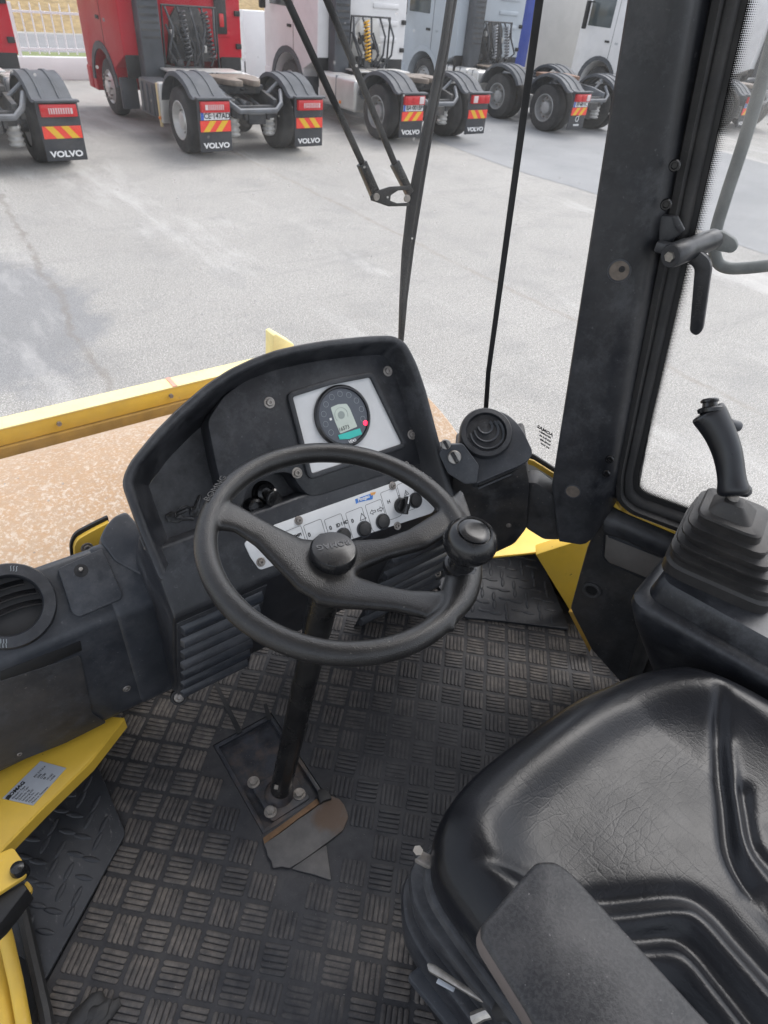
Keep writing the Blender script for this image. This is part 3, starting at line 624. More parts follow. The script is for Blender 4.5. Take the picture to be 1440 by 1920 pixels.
    # horizontal pressings and fittings of the back wall
    for k in range(5): o_('panel_rib', MB().box((.62, yb_-.012, 1.62+k*.32), (.75, .03, .10)), cabmat, cab, bevel=.014)
    for k in range(2): o_('hinge', MB().box((1.18, yb_-.02, 1.42+k*.55), (.12, .05, .09)), M['black'], cab, bevel=.01)
    it = o_('air_intake', MB().box((-.78, yb_-.16, 1.95), (.42, .30, 2.5)), M['fender'], bevel=.04)
    for k in range(14): o_('slat', MB().box((-.78, yb_-.315, 1.55+k*.115), (.34, .02, .04)), M['chassis'], it)
    ex = o_('equipment_panel', MB().prism(Pl((0, yb_-.05, 0), (1, 0, 0), (0, 0, 1)), [(-.42, 1.15), (-.28, 1.85), (-.12, 2.05), (.30, 2.05), (.42, 1.85), (.55, 1.15)], -.05, .03), M['chassis' if cables == 'dark' else 'alu'], bevel=.015)
    for k in range(7):
        c0 = Vector((-.30+k*.11, yb_-.14, 1.35+rnd.uniform(0, .45))); o_('valve', MB().box(c0, (.07, .08, .12)), M['chassis' if k % 3 else 'alu'], ex, bevel=.012)
    hs_ = MB()
    for k in range(4):
        x0 = -.4+k*.2; hs_.tube([(x0, yb_-.12, 1.75), (x0+.1, yb_-.25, 1.4), (x0*.6+.05, yb_-.3, 1.12)], .022, 6)
    o_('hose_bundle', hs_, M['coil_black'], ex)
    rack = o_('line_rack', MB().tube([(-.5, yb_-.12, 1.02), (-.48, yb_-.2, 2.05), (.62, yb_-.2, 2.05), (.66, yb_-.12, 1.02)], .025, 8), M['chassis'])
    for k in range(5):
        xa_ = -.42+k*.25; o_('loop_hose', MB().tube([(xa_, yb_-.2, 2.03), (xa_+rnd.uniform(-.1, .1), yb_-.38, 1.7), (xa_+rnd.uniform(-.15, .15), yb_-.42, 1.35), (xa_*.7, yb_-.3, 1.1)], .024, 7), M['coil_black'], rack)
    for k in range(6): o_('fitting', MB().box((rnd.uniform(-.5, .6), yb_-rnd.uniform(.1, .4), rnd.uniform(1.02, 1.25)), (.12, .12, rnd.uniform(.08, .2))), M['chassis'], rack, bevel=.012)
    o_('rear_tank', MB().lathe((-.55, yb_-.32, .98), (1, 0, 0), [(0, 0), (.10, .03), (.12, .07), (.12, .7), (.1, .74), (0, .77)], 18), M['chassis'])
    pos = [(-.13, .02), (.33, .42)]
    for k, cl in enumerate(coils):
        xa, xb = pos[k % 2]; hx = MB().tube(helix((xa, yb_-.3, 1.98), (xb if k else xa+.04, yb_-.4, 1.22), .06, 11, 10), .019, 6); o_('coiled_line', hx, M['coil_'+cl])
    if cabmat == M['redcab']:
        lp = o_('rear_lamp', MB().box((.80, yb_-.04, 1.95), (.26, .06, .66)), M['black'], bevel=.05); o_('lens', MB().box((.80, yb_-.08, 1.85), (.1, .03, .22)), M['lred'], lp, bevel=.02)
    for s in (-1, 1):
        o_('underbody_panel', MB().box((s*1.0, yb_+.03, 1.12), (.46, .05, .55)), M['black'], bevel=.01)
        o_('step', MB().box((s*1.08, front-.86, .52), (.34, .12, .55)), M['fender'], bevel=.02)
    o_('bumper_corner', MB().box((-1.18, yf_-.12, .58), (.2, .3, .42)), cabmat, bevel=.03)
    return tr
truck(1.87, 11.78, M['redcab'], 'red truck cut off at the left edge with its right rear mudflap showing', coils=('black', 'black'))
truck(6.28, 11.82, M['redcab'], 'red truck with black boxes and a cream strap, parked whole in view', coils=('black', 'black'), plate='CE·147AD', rimmat='alu')
truck(10.85, 12.1, M['whitecab'], 'white truck with one aluminium tank and an orange coiled air line', tank='tank', coils=('yellow',), plate='BA·001BP', light='old', cables='alu')
truck(16.15, 12.1, M['greycab'], 'pale grey blue truck with two rear axles and three tank sections', axles=(.98, 2.75), front=6.0, cabback=4.6, tank='tank3', coils=('grey', 'grey'), plate='EF·60·1C', light='old', emblem=True, plate5='rustplate', lite=True)
truck(22.75, 11.2, M['whitecab'], 'white truck beside the black pillar with a dark window and grey wall behind', front=5.6, cabback=4.2, tank='tank', coils=('yellow',), plate='DA·70·KB', light='old', lite=True)
truck(29.2, 11.6, M['whitecab'], 'white truck at the far right seen past the black pillar with yellow and red coils', tank='tank', coils=('yellow', 'red'), light='old')

# ================================================================== ROLLER: drum and its frame
d = thing('roller_drum', (.55, 1.84, 0), 'wide tan worn steel roller drum just ahead of the windscreen', 'roller drum')
b = MB(); b.lathe((.55, 1.84, .75), (1, 0, 0), [(.70, -1.07), (.735, -1.068), (.75, -1.05), (.75, 1.05), (.735, 1.068), (.70, 1.07)], 128, False); obj('drum_shell', b, M['drum'], d)
for s in (-1, 1): obj('end_plate', MB().lathe((.55+s*1.0, 1.84, .75), (s, 0, 0), [(.70, .0), (.70, .02), (.3, .04), (.28, .12), (.0, .12)], 48), M['yellow_dirty_shaded'], d)
fr = thing('drum_frame', (.55, 2.95, 1.0), 'yellow crossbeam of the roller frame with an upright bracket at its end', 'drum frame')
obj('crossbeam', MB().box((.50, 2.99, 1.045), (2.34, .09, .085)), M['yellow'], fr, .006)
obj('beam_cap', MB().box((.50, 2.99, 1.0915), (2.34, .10, .008)), M['yellow_pale'], fr, .003)  # top cap in a paler yellow than the beam
obj('shade_bar', MB().box((.50, 2.96, .965), (2.30, .06, .07)), M['yellow_dirty_shaded'], fr, .004)  # added bar, its dark ochre painting the shaded strip under the beam
obj('paint_mark', MB().box((.98, 2.99, 1.0965), (.024, .10, .003)), basic('red_marker', (.72, .30, .22), .6, var=.2, sc=60), fr)
b = MB(); pb = Pl((1.6, 2.95, 1.1), (1, 0, 0), (0, 0, 1)); b.prism(pb, [(-.05, -.06), (-.04, .15), (-.02, .155), (.09, .07), (.10, -.06)], -.09, .0); obj('end_bracket', b, M['yellow_pale'], fr, .006)
for s in (-1, 1): obj('side_arm', MB().box((.55+s*1.14, 2.2, .98), (.08, 1.5, .20)), M['yellow'], fr, .008)
for xx in (.4, .95): obj('beam_bolt', MB().cyl((xx, 2.94, 1.05), (xx, 2.93, 1.05), .012, n=6), M['steel_dull'], fr)

# ================================================================== CAB: floor, sills, frame
FZ = 1.42
sheet('cab_floor', [(-.5, -.6, FZ-.03), (1.5, -.6, FZ-.03), (1.5, .62, FZ-.03), (1.0, 1.10, FZ-.03), (.0, 1.15, FZ-.03), (-.5, 1.0, FZ-.03)], M['black'])
FL = Pl((0, 0, FZ), (1, 0, 0), (0, 1, 0))
mt = thing('floor_mat', (.5, .5, FZ), 'dirty black rubber floor mat with basket weave tread', 'floor mat')
hole = FL.poly([(405, 1416), (503, 1347), (596, 1488), (490, 1564)])
hx0, hx1 = min(p_[0] for p_ in hole), max(p_[0] for p_ in hole); hy0, hy1 = min(p_[1] for p_ in hole), max(p_[1] for p_ in hole)
hx0, hx1, hy0, hy1 = .232, .384, .560, .800
matout = [(-.33, .38), (-.205, .535), (-.002, .707), (-.004, 1.06), (.98, 1.06), (1.10, .90), (1.30, .52), (1.24, .30), (1.24, -.45), (-.33, -.45)]
# sheet with the column opening left out: four strips butted round the hole
def strip(x0, x1, y0, y1): return [(x0, y0), (x1, y0), (x1, y1), (x0, y1)]
def clip(poly, a, b_, c_):          # keep a*x+b*y<=c
    out = []
    for i in range(len(poly)):
        p0, p1 = poly[i-1], poly[i]; d0 = a*p0[0]+b_*p0[1]-c_; d1 = a*p1[0]+b_*p1[1]-c_
        if (d0 <= 0) != (d1 <= 0):
            t = d0/(d0-d1); out.append((p0[0]+(p1[0]-p0[0])*t, p0[1]+(p1[1]-p0[1])*t))
        if d1 <= 0: out.append(p1)
    return out
b = MB()
for pc in (clip(matout, 1, 0, hx0), clip(matout, -1, 0, -hx1), clip(clip(clip(matout, -1, 0, -hx0), 1, 0, hx1), 0, 1, hy0), clip(clip(clip(matout, -1, 0, -hx0), 1, 0, hx1), 0, -1, -hy1)):
    b.prism(FL, pc, -.008, 0)
obj('mat_sheet', b, M['mat'], mt, smooth=False)
def inside(p, poly):
    r = False
    for i in range(len(poly)):
        a, c_ = poly[i-1], poly[i]
        if (a[1] > p[1]) != (c_[1] > p[1]) and p[0] < (c_[0]-a[0])*(p[1]-a[1])/(c_[1]-a[1])+a[0]: r = not r
    return r
PITCH_T = .0565; A45 = R_(45.5)
def block_mesh(h, w_, name, sag):
    mb = MB(); L = PITCH_T*.84
    for k in range(5):
        y = (k-2)*PITCH_T*.178; hw = w_/2
        ring = lambda z, e, t: [Vector((-L/2+e, y-t, z)), Vector((-L/2+e+hw*.6, y-t-hw*.25*0, z)), Vector((L/2-e-hw*.6, y-t, z)), Vector((L/2-e, y-t*.3, z)), Vector((L/2-e, y+t*.3, z)), Vector((L/2-e-hw*.6, y+t, z)), Vector((-L/2+e+hw*.6, y+t, z)), Vector((-L/2+e, y+t*.3, z))]
        mb.loft([ring(-.001, 0, hw), ring(h*.8, .0004, hw*.95), ring(h, .0012, hw*.78)], False, True)
    me = bpy.data.meshes.new(name); me.from_pydata([tuple(v) for v in mb.v], [], mb.f)
    me.polygons.foreach_set('use_smooth', [True]*len(me.polygons)); me.set_sharp_from_angle(angle=R_(60)); me.materials.append(M['tread']); return me
meshes = [block_mesh(.0026, .0084, 'tread_block', 0), block_mesh(.0018, .0081, 'tread_block', 0), block_mesh(.0010, .0076, 'tread_block', 0)]
cells = []
ca, sa = math.cos(A45), math.sin(A45)
for i in range(-40, 41):
    for j in range(-40, 41):
        lx, ly = i*PITCH_T+.012, j*PITCH_T+.02; px_, py_ = lx*ca-ly*sa+.35, lx*sa+ly*ca+.45
        if not inside((px_, py_), offset_poly(matout, .012)): continue
        if hx0-.03 < px_ < hx1+.03 and hy0-.03 < py_ < hy1+.03: continue
        if .20 < px_ < .42 and .40 < py_ < .57: continue
        q = (Vector((px_, py_, FZ))-CP); dz = q.dot(fw)
        if dz < .3: continue
        X, Y = 720+FPX*q.dot(rt)/dz, 960-FPX*q.dot(up)/dz
        if not (-60 < X < 1500 and 900 < Y < 1990): continue
        if px_ > .78 and py_ < .25: continue
        cells.append((dz, px_, py_, (i+j) % 2))
cells.sort()
def wear_level(x, y):               # feet have worn the tread flat between column and seat
    w_ = math.exp(-(((x-.62)/.20)**2+((y-.58)/.17)**2))+math.exp(-(((x-.20)/.17)**2+((y-.30)/.15)**2))+rnd.uniform(-.15, .2)
    return 2 if w_ > .75 else (1 if w_ > .42 else 0)
for k, (dz, x, y, par) in enumerate(cells[:296]):
    o = bpy.data.objects.new('tread_block', meshes[wear_level(x, y)]); o.location = (x, y, FZ); o.rotation_euler = (0, 0, A45+(R_(90) if par else 0)+rnd.uniform(-.03, .03)); link(o, mt)
far = MB()
for dz, x, y, par in cells[296:]:
    me = meshes[wear_level(x, y)]; mm = Matrix.Translation((x, y, FZ)) @ Matrix.Rotation(A45+(R_(90) if par else 0), 4, 'Z')
    far.add([mm @ v.co for v in me.vertices], [tuple(p_.vertices) for p_ in me.polygons])
if far.v: tag(obj('tread_remainder', far, M['tread'], mt), kind='stuff')
# slits in the mat
for a_, b2 in (((402, 1277), (450, 1375)), ((497, 1320), (505, 1350))):
    p0, p1 = onz(*a_, FZ+.002), onz(*b2, FZ+.002); dd = (p1-p0); nn = Vector((-dd.y, dd.x, 0)).normalized()*.004
    obj('slit', MB().loft([[p0-nn, p0+nn, p0+nn+Vector((0, 0, .0015)), p0-nn+Vector((0, 0, .0015))], [p1-nn*1.6, p1+nn*1.6, p1+nn*1.6+Vector((0, 0, .0015)), p1-nn*1.6+Vector((0, 0, .0015))]]), M['black'], mt)
# torn rubber sheet by the column foot
tf = thing('torn_rubber_sheet', tuple(onz(570, 1565, FZ+.004)), 'torn grey rubber scrap lying at the foot of the steering column', 'rubber scrap')
fp = FL.poly([(495, 1583), (528, 1561), (560, 1536), (580, 1524), (598, 1509), (604, 1506), (608, 1499), (616, 1502), (621, 1492), (628, 1496), (636, 1498), (645, 1510), (650, 1522), (653, 1533), (648, 1545), (643, 1557), (622, 1574), (600, 1590), (570, 1612), (544, 1628), (528, 1625), (512, 1628), (509, 1614), (502, 1605), (500, 1594)], .006)
obj('flap', MB().prism(FL, rounded(fp, .002, 2), .003, .008), M['flap'], tf, .001)
fp = FL.poly([(546, 1629), (612, 1584), (616, 1618), (621, 1651), (590, 1640)], .004); obj('loose_corner', MB().prism(FL, rounded(fp, .004, 2), .001, .005), M['flap'], tf, .001)
fp = FL.poly([(594, 1484), (604, 1478), (618, 1488), (622, 1498), (606, 1503), (600, 1508)], .012); obj('torn_edge', MB().prism(FL, fp, .004, .016), M['black'], tf, .002)
fp = FL.poly([(493, 1572), (560, 1524), (594, 1498), (599, 1507), (560, 1535), (496, 1583)], .004); obj('rusty_edge', MB().prism(FL, fp, .0, .006), M['rust'], tf)

# checker plates at both sides of the floor
def checker_plate(pts, label, z, n_lug, seed, edge=None):
    P_ = Pl((0, 0, z), (1, 0, 0), (0, 1, 0)); poly = [(p_.x, p_.y) for p_ in pts] if isinstance(pts[0], Vector) else pts
    c = thing('checker_plate', (sum(p_[0] for p_ in poly)/len(poly), sum(p_[1] for p_ in poly)/len(poly), z), label, 'checker plate')
    obj('plate', MB().prism(P_, rounded(poly, .01, 3), -.008, 0), M['checker'], c, .0015)
    me = None; ins = offset_poly(poly, .018)
    xs = [p_[0] for p_ in poly]; ys_ = [p_[1] for p_ in poly]; st = .042; i = 0; cnt = 0
    y = min(ys_)
    while y < max(ys_):
        x = min(xs)+(st/2 if i % 2 else 0); j = 0
        while x < max(xs):
            if inside((x, y), ins) and cnt < 140:
                if me is None:
                    mb = MB(); L, wd, h = .020, .0058, .0023
                    def rg(k, z_): return [Vector((math.copysign(abs(math.cos(t_))**1.4, math.cos(t_))*L*k, math.sin(t_)*wd*k*(1), z_)) for t_ in [2*math.pi*q_/12 for q_ in range(12)]]
                    mb.loft([rg(1, -.0005), rg(.9, h*.6), rg(.55, h)], False, True)
                    me = bpy.data.meshes.new('tread_lug'); me.from_pydata([tuple(v) for v in mb.v], [], mb.f); me.polygons.foreach_set('use_smooth', [True]*len(me.polygons)); me.materials.append(M['checker'])
                o = bpy.data.objects.new('tread_lug', me); o.location = (x, y, z); o.rotation_euler = (0, 0, R_(45) if (i+j) % 2 else R_(-45)); link(o, c); cnt += 1
            x += st; j += 1
        y += st*.62; i += 1
    return c
checker_plate([(.004, 1.0), (.004, .712), (-.196, .545), (-.212, .60), (-.32, .78), (-.32, 1.0)], 'dark checker plate under the yellow sill at the left of the mat', FZ+.010, 60, 1)
checker_plate([(.98, .765), (1.02, .735), (1.205, .572), (1.37, .85), (1.14, 1.0), (1.0, 1.0)], 'dark checker plate under the yellow bracket beyond the steering knob', FZ+.012, 60, 2)

cf = thing('cab_frame', (.4, 1.0, FZ), 'yellow painted steel frame of the cab around the floor', 'cab frame')
SZ = 1.565; SI = Pl((0, 0, SZ), (1, 0, 0), (0, 1, 0))
poly = SI.poly([(-60, 1630), (0, 1594), (80, 1512), (170, 1425), (232, 1345), (180, 1340), (-60, 1450)]); sill = obj('sill', MB().prism(SI, poly, -.010, 0), M['yellow'], cf, .003)
obj('sill_edge', MB().prism(SI, SI.poly([(-60, 1636), (0, 1600), (80, 1518), (170, 1431), (234, 1349), (232, 1345), (170, 1425), (80, 1512), (0, 1594), (-60, 1630)], -.001), -.03, -.001), M['yellow'], cf)
dp_ = SI.poly([(76, 1427), (124, 1440), (62, 1510), (4, 1497)], .0015); dpl = obj('data_plate', MB().prism(SI, dp_, .0005, .0015), M['sticker'], cf)
c0 = Vector(dp_[0]); ex_ = (Vector(dp_[0])-Vector(dp_[3])); ey_ = (Vector(dp_[3])-Vector(dp_[2])); LX, LY = ex_.length, ey_.length; ex_.normalize(); ey_.normalize()
def dpm(a, b_):
    o_ = Vector(dp_[2])+ex_*a*LX+ey_*b_*LY; m_ = Matrix(((ex_.x, -ex_.y, 0, o_.x), (ex_.y, ex_.x, 0, o_.y), (0, 0, 1, SZ+.0018), (0, 0, 0, 1))); return m_
text('lettering', 'BOMAG', dpm(.24, .86), .0095, M['ink'], dpl, .0002, 1.1, .0004)
obj('logo', MB().box(dpm(.05, .86).translation, (.008, .008, .0006), Matrix.Rotation(.6, 3, 'Z')), M['ink'], dpl)
for k, (s1, s2) in enumerate((('Modell / Type', 'BW 213 D-4'), ('Baujahr / Year', '2006'), ('Gewicht kg', '12780'), ('Leistung kW', '98'), ('Serien-Nr.', '101582'), ('Masse max.', '14500'), ('Made in Germany', ''))):
    text('small_print', s1, dpm(.04, .72-k*.105), .0055, M['ink'], dpl, .0002, .9, align='LEFT'); 
    if s2: text('small_print', s2, dpm(.60, .72-k*.105), .0055, M['ink'], dpl, .0002, .9, align='LEFT')
# right corner bracket and post
BZ = 1.64; BI = Pl((0, 0, BZ), (1, 0, 0), (0, 1, 0))
obj('corner_bracket', MB().prism(BI, BI.poly([(855, 1052), (900, 1046), (1000, 1036), (1078, 1022), (1100, 1010), (1080, 940), (985, 960), (850, 1010)]), -.008, 0), M['yellow'], cf, .003)
VP_ = Pl((1.20, .62, 1.5), (.72, -.69, 0), (0, 0, 1))
obj('corner_post', MB().prism(VP_, VP_.poly([(1004, 1040), (1130, 1000), (1130, 1230), (1108, 1222), (1070, 1148)]), -.04, 0), M['yellow'], cf, .004)
fwall = [(-.5, 1.02), (1.0, 1.06), (1.345, .86), (1.27, .50), (1.30, .2)]
b = MB(); rows = [[Vector((x_, y_, z_)) for x_, y_ in fwall] for z_ in (1.30, 1.60)]; b.loft(rows, False, False, False); b.loft([[v_+Vector((.02, .03, 0)) for v_ in r_] for r_ in rows], False, False, False); obj('lower_wall', b, M['black'], cf, smooth=False)
rf = thing('unseen_cab_roof', (.4, .1, 3.2), 'pale lined roof of the cab overhead, unseen and cut back to set the light inside', 'roof')  # unseen roof, added to darken the cab and trimmed for its light
obj('headliner', MB().box((.48, .05, 3.22), (1.26, 1.9, .06)), M['whitewall'], rf, .02); obj('roof_skin', MB().box((.48, .05, 3.285), (1.32, 1.96, .06)), M['yellow'], rf, .02)
obj('rear_wall', MB().box((.42, -1.02, 1.75), (1.7, .05, .7)), M['plastic'], rf, .01)
# lower left: hinge plates, handrail tubes, side wall edge
LZ = Pl((0, 0, 1.66), (1, 0, 0), (0, 1, 0))
hg = thing('door_hinge_bracket', tuple(LZ.at(25, 1640)), 'yellow door hinge bracket with a black capped bolt at the left edge', 'bracket')  # hinge bracket of the door at the left of the cab
obj('hinge_plate', MB().prism(LZ, rounded(LZ.poly([(-60, 1625), (24, 1588), (50, 1625), (48, 1642), (-60, 1712)]), .006), -.01, 0), M['yellow'], hg, .002)
obj('hinge_ear', MB().prism(LZ, rounded(LZ.poly([(30, 1690), (50, 1650), (60, 1662), (56, 1676), (40, 1684)], -.05), .005), -.06, -.05), M['yellow'], hg, .002)
cbp = LZ.at(36, 1632); obj('bolt_cap', MB().lathe(cbp-Vector((0, 0, .012)), (0, 0, 1), [(.0135, 0), (.0135, .004), (.0125, .006), (.0125, .018), (.010, .024), (.004, .027), (0, .027)], 24), M['plastic_smooth'], hg)
obj('hinge_block', MB().prism(LZ, LZ.poly([(-60, 1735), (-20, 1690), (44, 1655), (52, 1668), (0, 1735), (-60, 1790)], -.015), -.055, -.012), M['black'], hg, .003)
ra = thing('grab_rail', tuple(onz(20, 1850, 1.5)), 'worn yellow tube rail at the bottom left corner', 'grab rail')
obj('tube', MB().tube([onz(-8, 1690, 1.58), onz(12, 1760, 1.52), onz(30, 1840, 1.48), onz(52, 1960, 1.46)], .011, 14), M['yellow'], ra)
obj('channel', MB().tube([onz(-30, 1720, 1.5), onz(-2, 1830, 1.46), onz(20, 1980, 1.44)], .02, 12), M['yellow'], ra)
se = thing('door_sill_edge', tuple(onz(70, 1800, FZ)), 'black rubber edge strip beside the left checker plate', 'edge strip')
obj('strip', MB().tube([onz(38, 1690, FZ+.02), onz(60, 1790, FZ+.02), onz(85, 1900, FZ+.02), onz(95, 1960, FZ+.02)], .011, 8), M['rubber'], se)
rg_ = thing('rag', tuple(onz(165, 1915, FZ)), 'crumpled dark cloth lump at the bottom left of the mat', 'rag')
b = MB(); cc = onz(165, 1918, FZ+.004)
def lump(c, a, b_, h, n=18, seed=0, angz=.5):
    r_ = random.Random(seed); rings = []; co, si = math.cos(angz), math.sin(angz); ph = [r_.uniform(0, 6) for _ in range(6)]
    for k in range(6):
        t = k/5; rr = math.cos(t*math.pi/2)**.6 if k < 5 else .05; ring = []
        for i in range(n):
            an = 2*math.pi*i/n; w_ = 1+.16*math.sin(3*an+ph[0]+t*2)+.1*math.sin(5*an+ph[1]-t*3); x, y = a*rr*w_*math.cos(an), b_*rr*w_*math.sin(an)
            ring.append(c+Vector((x*co-y*si, x*si+y*co, h*math.sin(t*math.pi/2)*(1+.2*math.sin(2*an+ph[2])))))
        rings.append(ring)
    return MB().loft(rings)
obj('cloth', lump(cc, .050, .030, .010, seed=5, angz=.3), M['rubber'], rg_)
obj('fold', lump(cc+Vector((.01, -.004, .006)), .030, .017, .007, seed=9, angz=.5), M['rubber'], rg_)

# ================================================================== DASHBOARD
TH = R_(35)
DF = Pl((.60, .87, 2.14), (1, 0, 0), (0, math.sin(TH), math.cos(TH)))
da = thing('dashboard', (.5, .95, FZ), 'black moulded dashboard console with an arched instrument cowl', 'dashboard')
LIPW = .045
outer = DF.poly([(228, 905), (243, 868), (290, 810), (335, 765), (385, 722), (430, 692), (475, 671), (520, 655), (570, 644), (620, 636), (690, 629), (738, 627), (762, 640), (783, 680), (800, 730), (836, 868), (846, 905), (862, 960), (300, 1092), (262, 1000)], LIPW)
outer = rounded(outer, [.014]*11+[.02]*3+[.01]*6, 3)
k0_ = min(range(len(outer)), key=lambda i_: (Vector(outer[i_])-Vector(DF.q(862, 960, LIPW))).length); outer = outer[k0_:]+outer[:k0_]
k1_ = min(range(len(outer)), key=lambda i_: (Vector(outer[i_])-Vector(DF.q(300, 1092, LIPW))).length)
def oc(d_): o2 = offset_poly(outer, d_); return o2[k1_:]+o2[:1]
b = MB()
b.loft([[DF.P(u, v, w_) for u, v in oc(d_)] for d_, w_ in ((.052, -.058), (.018, .0), (.006, LIPW-.02), (.0, LIPW-.006), (.002, LIPW-.001), (.006, LIPW), (.012, LIPW-.001), (.016, LIPW-.006), (.022, LIPW-.03), (.045, -.03), (.056, -.048), (.052, -.058))], False, False, False)
obj('cowl', b, M['plastic'], da, ang=50)
fl_ = DF.poly([(240, 905), (335, 775), (430, 700), (520, 663), (620, 645), (738, 637), (765, 655), (800, 735), (836, 868), (858, 950), (300, 1085), (262, 1000)], LIPW); fl_ = offset_poly(fl_, .042)
obj('cowl_floor', MB().prism(DF, fl_, -.056, -.0465), M['plastic'], da)
# raised instrument face inside the cowl
face = DF.poly([(389, 789), (420, 742), (470, 706), (560, 674), (650, 657), (715, 652), (738, 660), (760, 705), (790, 800), (818, 862), (700, 897), (600, 929), (578, 930), (562, 912), (546, 886), (520, 886), (476, 904), (462, 918), (455, 950), (430, 965), (405, 870)])
face = rounded(face, [.012]*12+[.012]*3+[.012]*6, 3)
obj('instrument_face', MB().prism(DF, face, -.05, 0), M['plastic'], da, .004, 2)
# window frame round the gauge plate, then the silver plate
gp = DF.poly([(547, 745), (620, 722), (692, 708), (722, 770), (752, 832), (583, 888), (565, 815)]); gp = rounded(gp, .003, 2)
go = offset_poly(gp, -.010); obj('gauge_bezel_frame', MB().ring(DF, go, gp, -.004, .0065), M['plastic'], da, .002)
obj('gauge_plate', MB().prism(DF, gp, -.004, .0012), M['silver'], da)
gu, gv = DF.q(641, 781); 
ga = obj('gauge', MB().lathe(DF.P(gu, gv, .001), DF.n, [(.060, 0), (.060, .006), (.057, .009), (.054, .009), (.053, .0055), (.0, .0055)], 56), M['plastic_smooth'], da)
obj('dial', MB().lathe(DF.P(gu, gv, .0066), DF.n, [(.0525, 0), (.0525, .0006), (.0, .0006)], 48), M['dial'], ga)
RW = .0078
for k in range(11):
    an = R_(212-k*26.0) if k < 10 else R_(-22)
    if k >= 10: continue
    c0 = (gu+math.cos(an)*.0425, gv+math.sin(an)*.0425)
    ring_ = [(c0[0]+math.cos(t)*.0056, c0[1]+math.sin(t)*.0056) for t in [2*math.pi*i/16 for i in range(16)]]; rin = [(c0[0]+math.cos(t)*.0050, c0[1]+math.sin(t)*.0050) for t in [2*math.pi*i/16 for i in range(16)]]
    obj('lamp_ring', MB().ring(DF, ring_, rin, .0072, .0076), M['grey_ink'], ga)
rl = DF.q(685, 793, .007); obj('warning_lamp', MB().lathe(DF.P(*rl, .0072), DF.n, [(.0052, 0), (.0052, .0006), (0, .0006)], 16), M['redlamp'], ga)
lc = DF.poly([(620, 764), (634, 758), (650, 757), (656, 766), (670, 800), (638, 813), (628, 790)], .0073); obj('display', MB().prism(DF, rounded(lc, .002, 2), .0068, .0074), M['lcd'], ga)
cu, cv = DF.q(640, 778, .0074); obj('display_disc', MB().lathe(DF.P(cu, cv, .0075), DF.n, [(.0075, 0), (.0075, .0003), (0, .0003)], 20), M['lcd_ink'], ga)
arc = [(cu+math.cos(R_(a_))*.0145, cv+math.sin(R_(a_))*.0145) for a_ in range(-30, 216, 15)]; arci = [(cu+math.cos(R_(a_))*.0138, cv+math.sin(R_(a_))*.0138) for a_ in range(215, -31, -15)]
obj('display_arc', MB().prism(DF, arc+arci, .0075, .0078), M['lcd_ink'], ga, smooth=False)
du_, dv_ = DF.q(645, 803, .0076); text('hour_digits', '16573', DF.mat(du_, dv_, .0077), .0105, M['ink'], ga, .0001, .95)
obj('tape', MB().prism(DF, DF.poly([(634, 816), (675, 803), (679, 814), (655, 823), (637, 824)], .0082), .0076, .0082), M['teal'], ga)
fu, fv = DF.q(620, 786, .0074); obj('fuel_symbol', MB().box(DF.P(fu, fv, .0076), (.0045, .0045, .0004), Matrix((DF.u, DF.v, DF.n)).transposed()), M['white_ink'], ga)
tu, tv = DF.q(661, 827, .0074); text('maker_print', 'VDO', DF.mat(tu, tv, .0076), .008, M['white_ink'], ga, .0001, 1.0, .0003)
def bolt(pl, px, py, r, par, w=0.0, name='bolt'):
    u, v = pl.q(px, py, w); b_ = MB().lathe(pl.P(u, v, w-.0005), pl.n, [(r, 0), (r, .0012), (r*.92, .002), (r*.66, .002), (r*.62, .0008), (r*.60, .0006)], 20, False)
    b_.lathe(pl.P(u, v, w), pl.n, [(r*.58, 0), (r*.58, .0034), (r*.50, .0042), (r*.30, .0042), (r*.28, .0015), (0, .0015)], 12, False)
    o = obj(name, b_, M['steel_dull'], par); return o
for p_ in ((505, 755), (727, 696), (772, 815), (557, 887)): bolt(DF, *p_, .0105, da)
# ledge shadow gap + lower console block: profile extruded along X
panel_top, panel_bot = -.112, -.222
def pv(v, w): p_ = DF.P(0, v, w); return (p_.y, p_.z)
prof = [pv(-.085, -.05), pv(panel_top+.006, -.05), pv(panel_top+.002, -.006), pv(panel_top, -.002), pv(panel_bot, -.002), pv(panel_bot-.012, -.006), (pv(panel_bot-.02, -.03)[0], pv(panel_bot-.02, -.03)[1]-.008), (.855, 1.60), (.865, 1.585), (.96, 1.585), (.965, 1.75), (.93, 1.93)]
YZ = Pl((0, 0, 0), (0, 1, 0), (0, 0, 1))
obj('console', MB().prism(YZ, prof, .188, .842), M['plastic'], da, .012, 3)
sp_ = DF.poly([(515, 984), (805, 881), (822, 883), (838, 915), (810, 962), (650, 1014), (487, 1069), (470, 1045), (457, 1018)]); sp_ = rounded(sp_, [.002, .004, .004, .004, .008, .002, .006, .004, .006], 3)
swp = obj('switch_panel', MB().prism(DF, sp_, -.004, .0012), M['silver'], da, .0006)
for p_ in ((560, 976), (736, 911), (745, 986), (489, 1054), (832, 912)): bolt(DF, *p_, .0085, swp, .0015)
def button(px, py):
    u, v = DF.q(px, py, .002); b_ = MB().lathe(DF.P(u, v, .0012), DF.n, [(.0165, 0), (.0165, .0018), (.0148, .0026), (.0142, .0018)], 28, False); o = obj('push_button', b_, M['plastic_grey'], swp)
    obj('dome', MB().lathe(DF.P(u, v, .0012), DF.n, [(.0140, 0), (.0140, .0035), (.0125, .006), (.008, .0078), (0, .0083)], 24), M['rubber'], swp)
for p_ in ((779, 938), (718, 978), (683, 992), (644, 1005)): button(*p_)
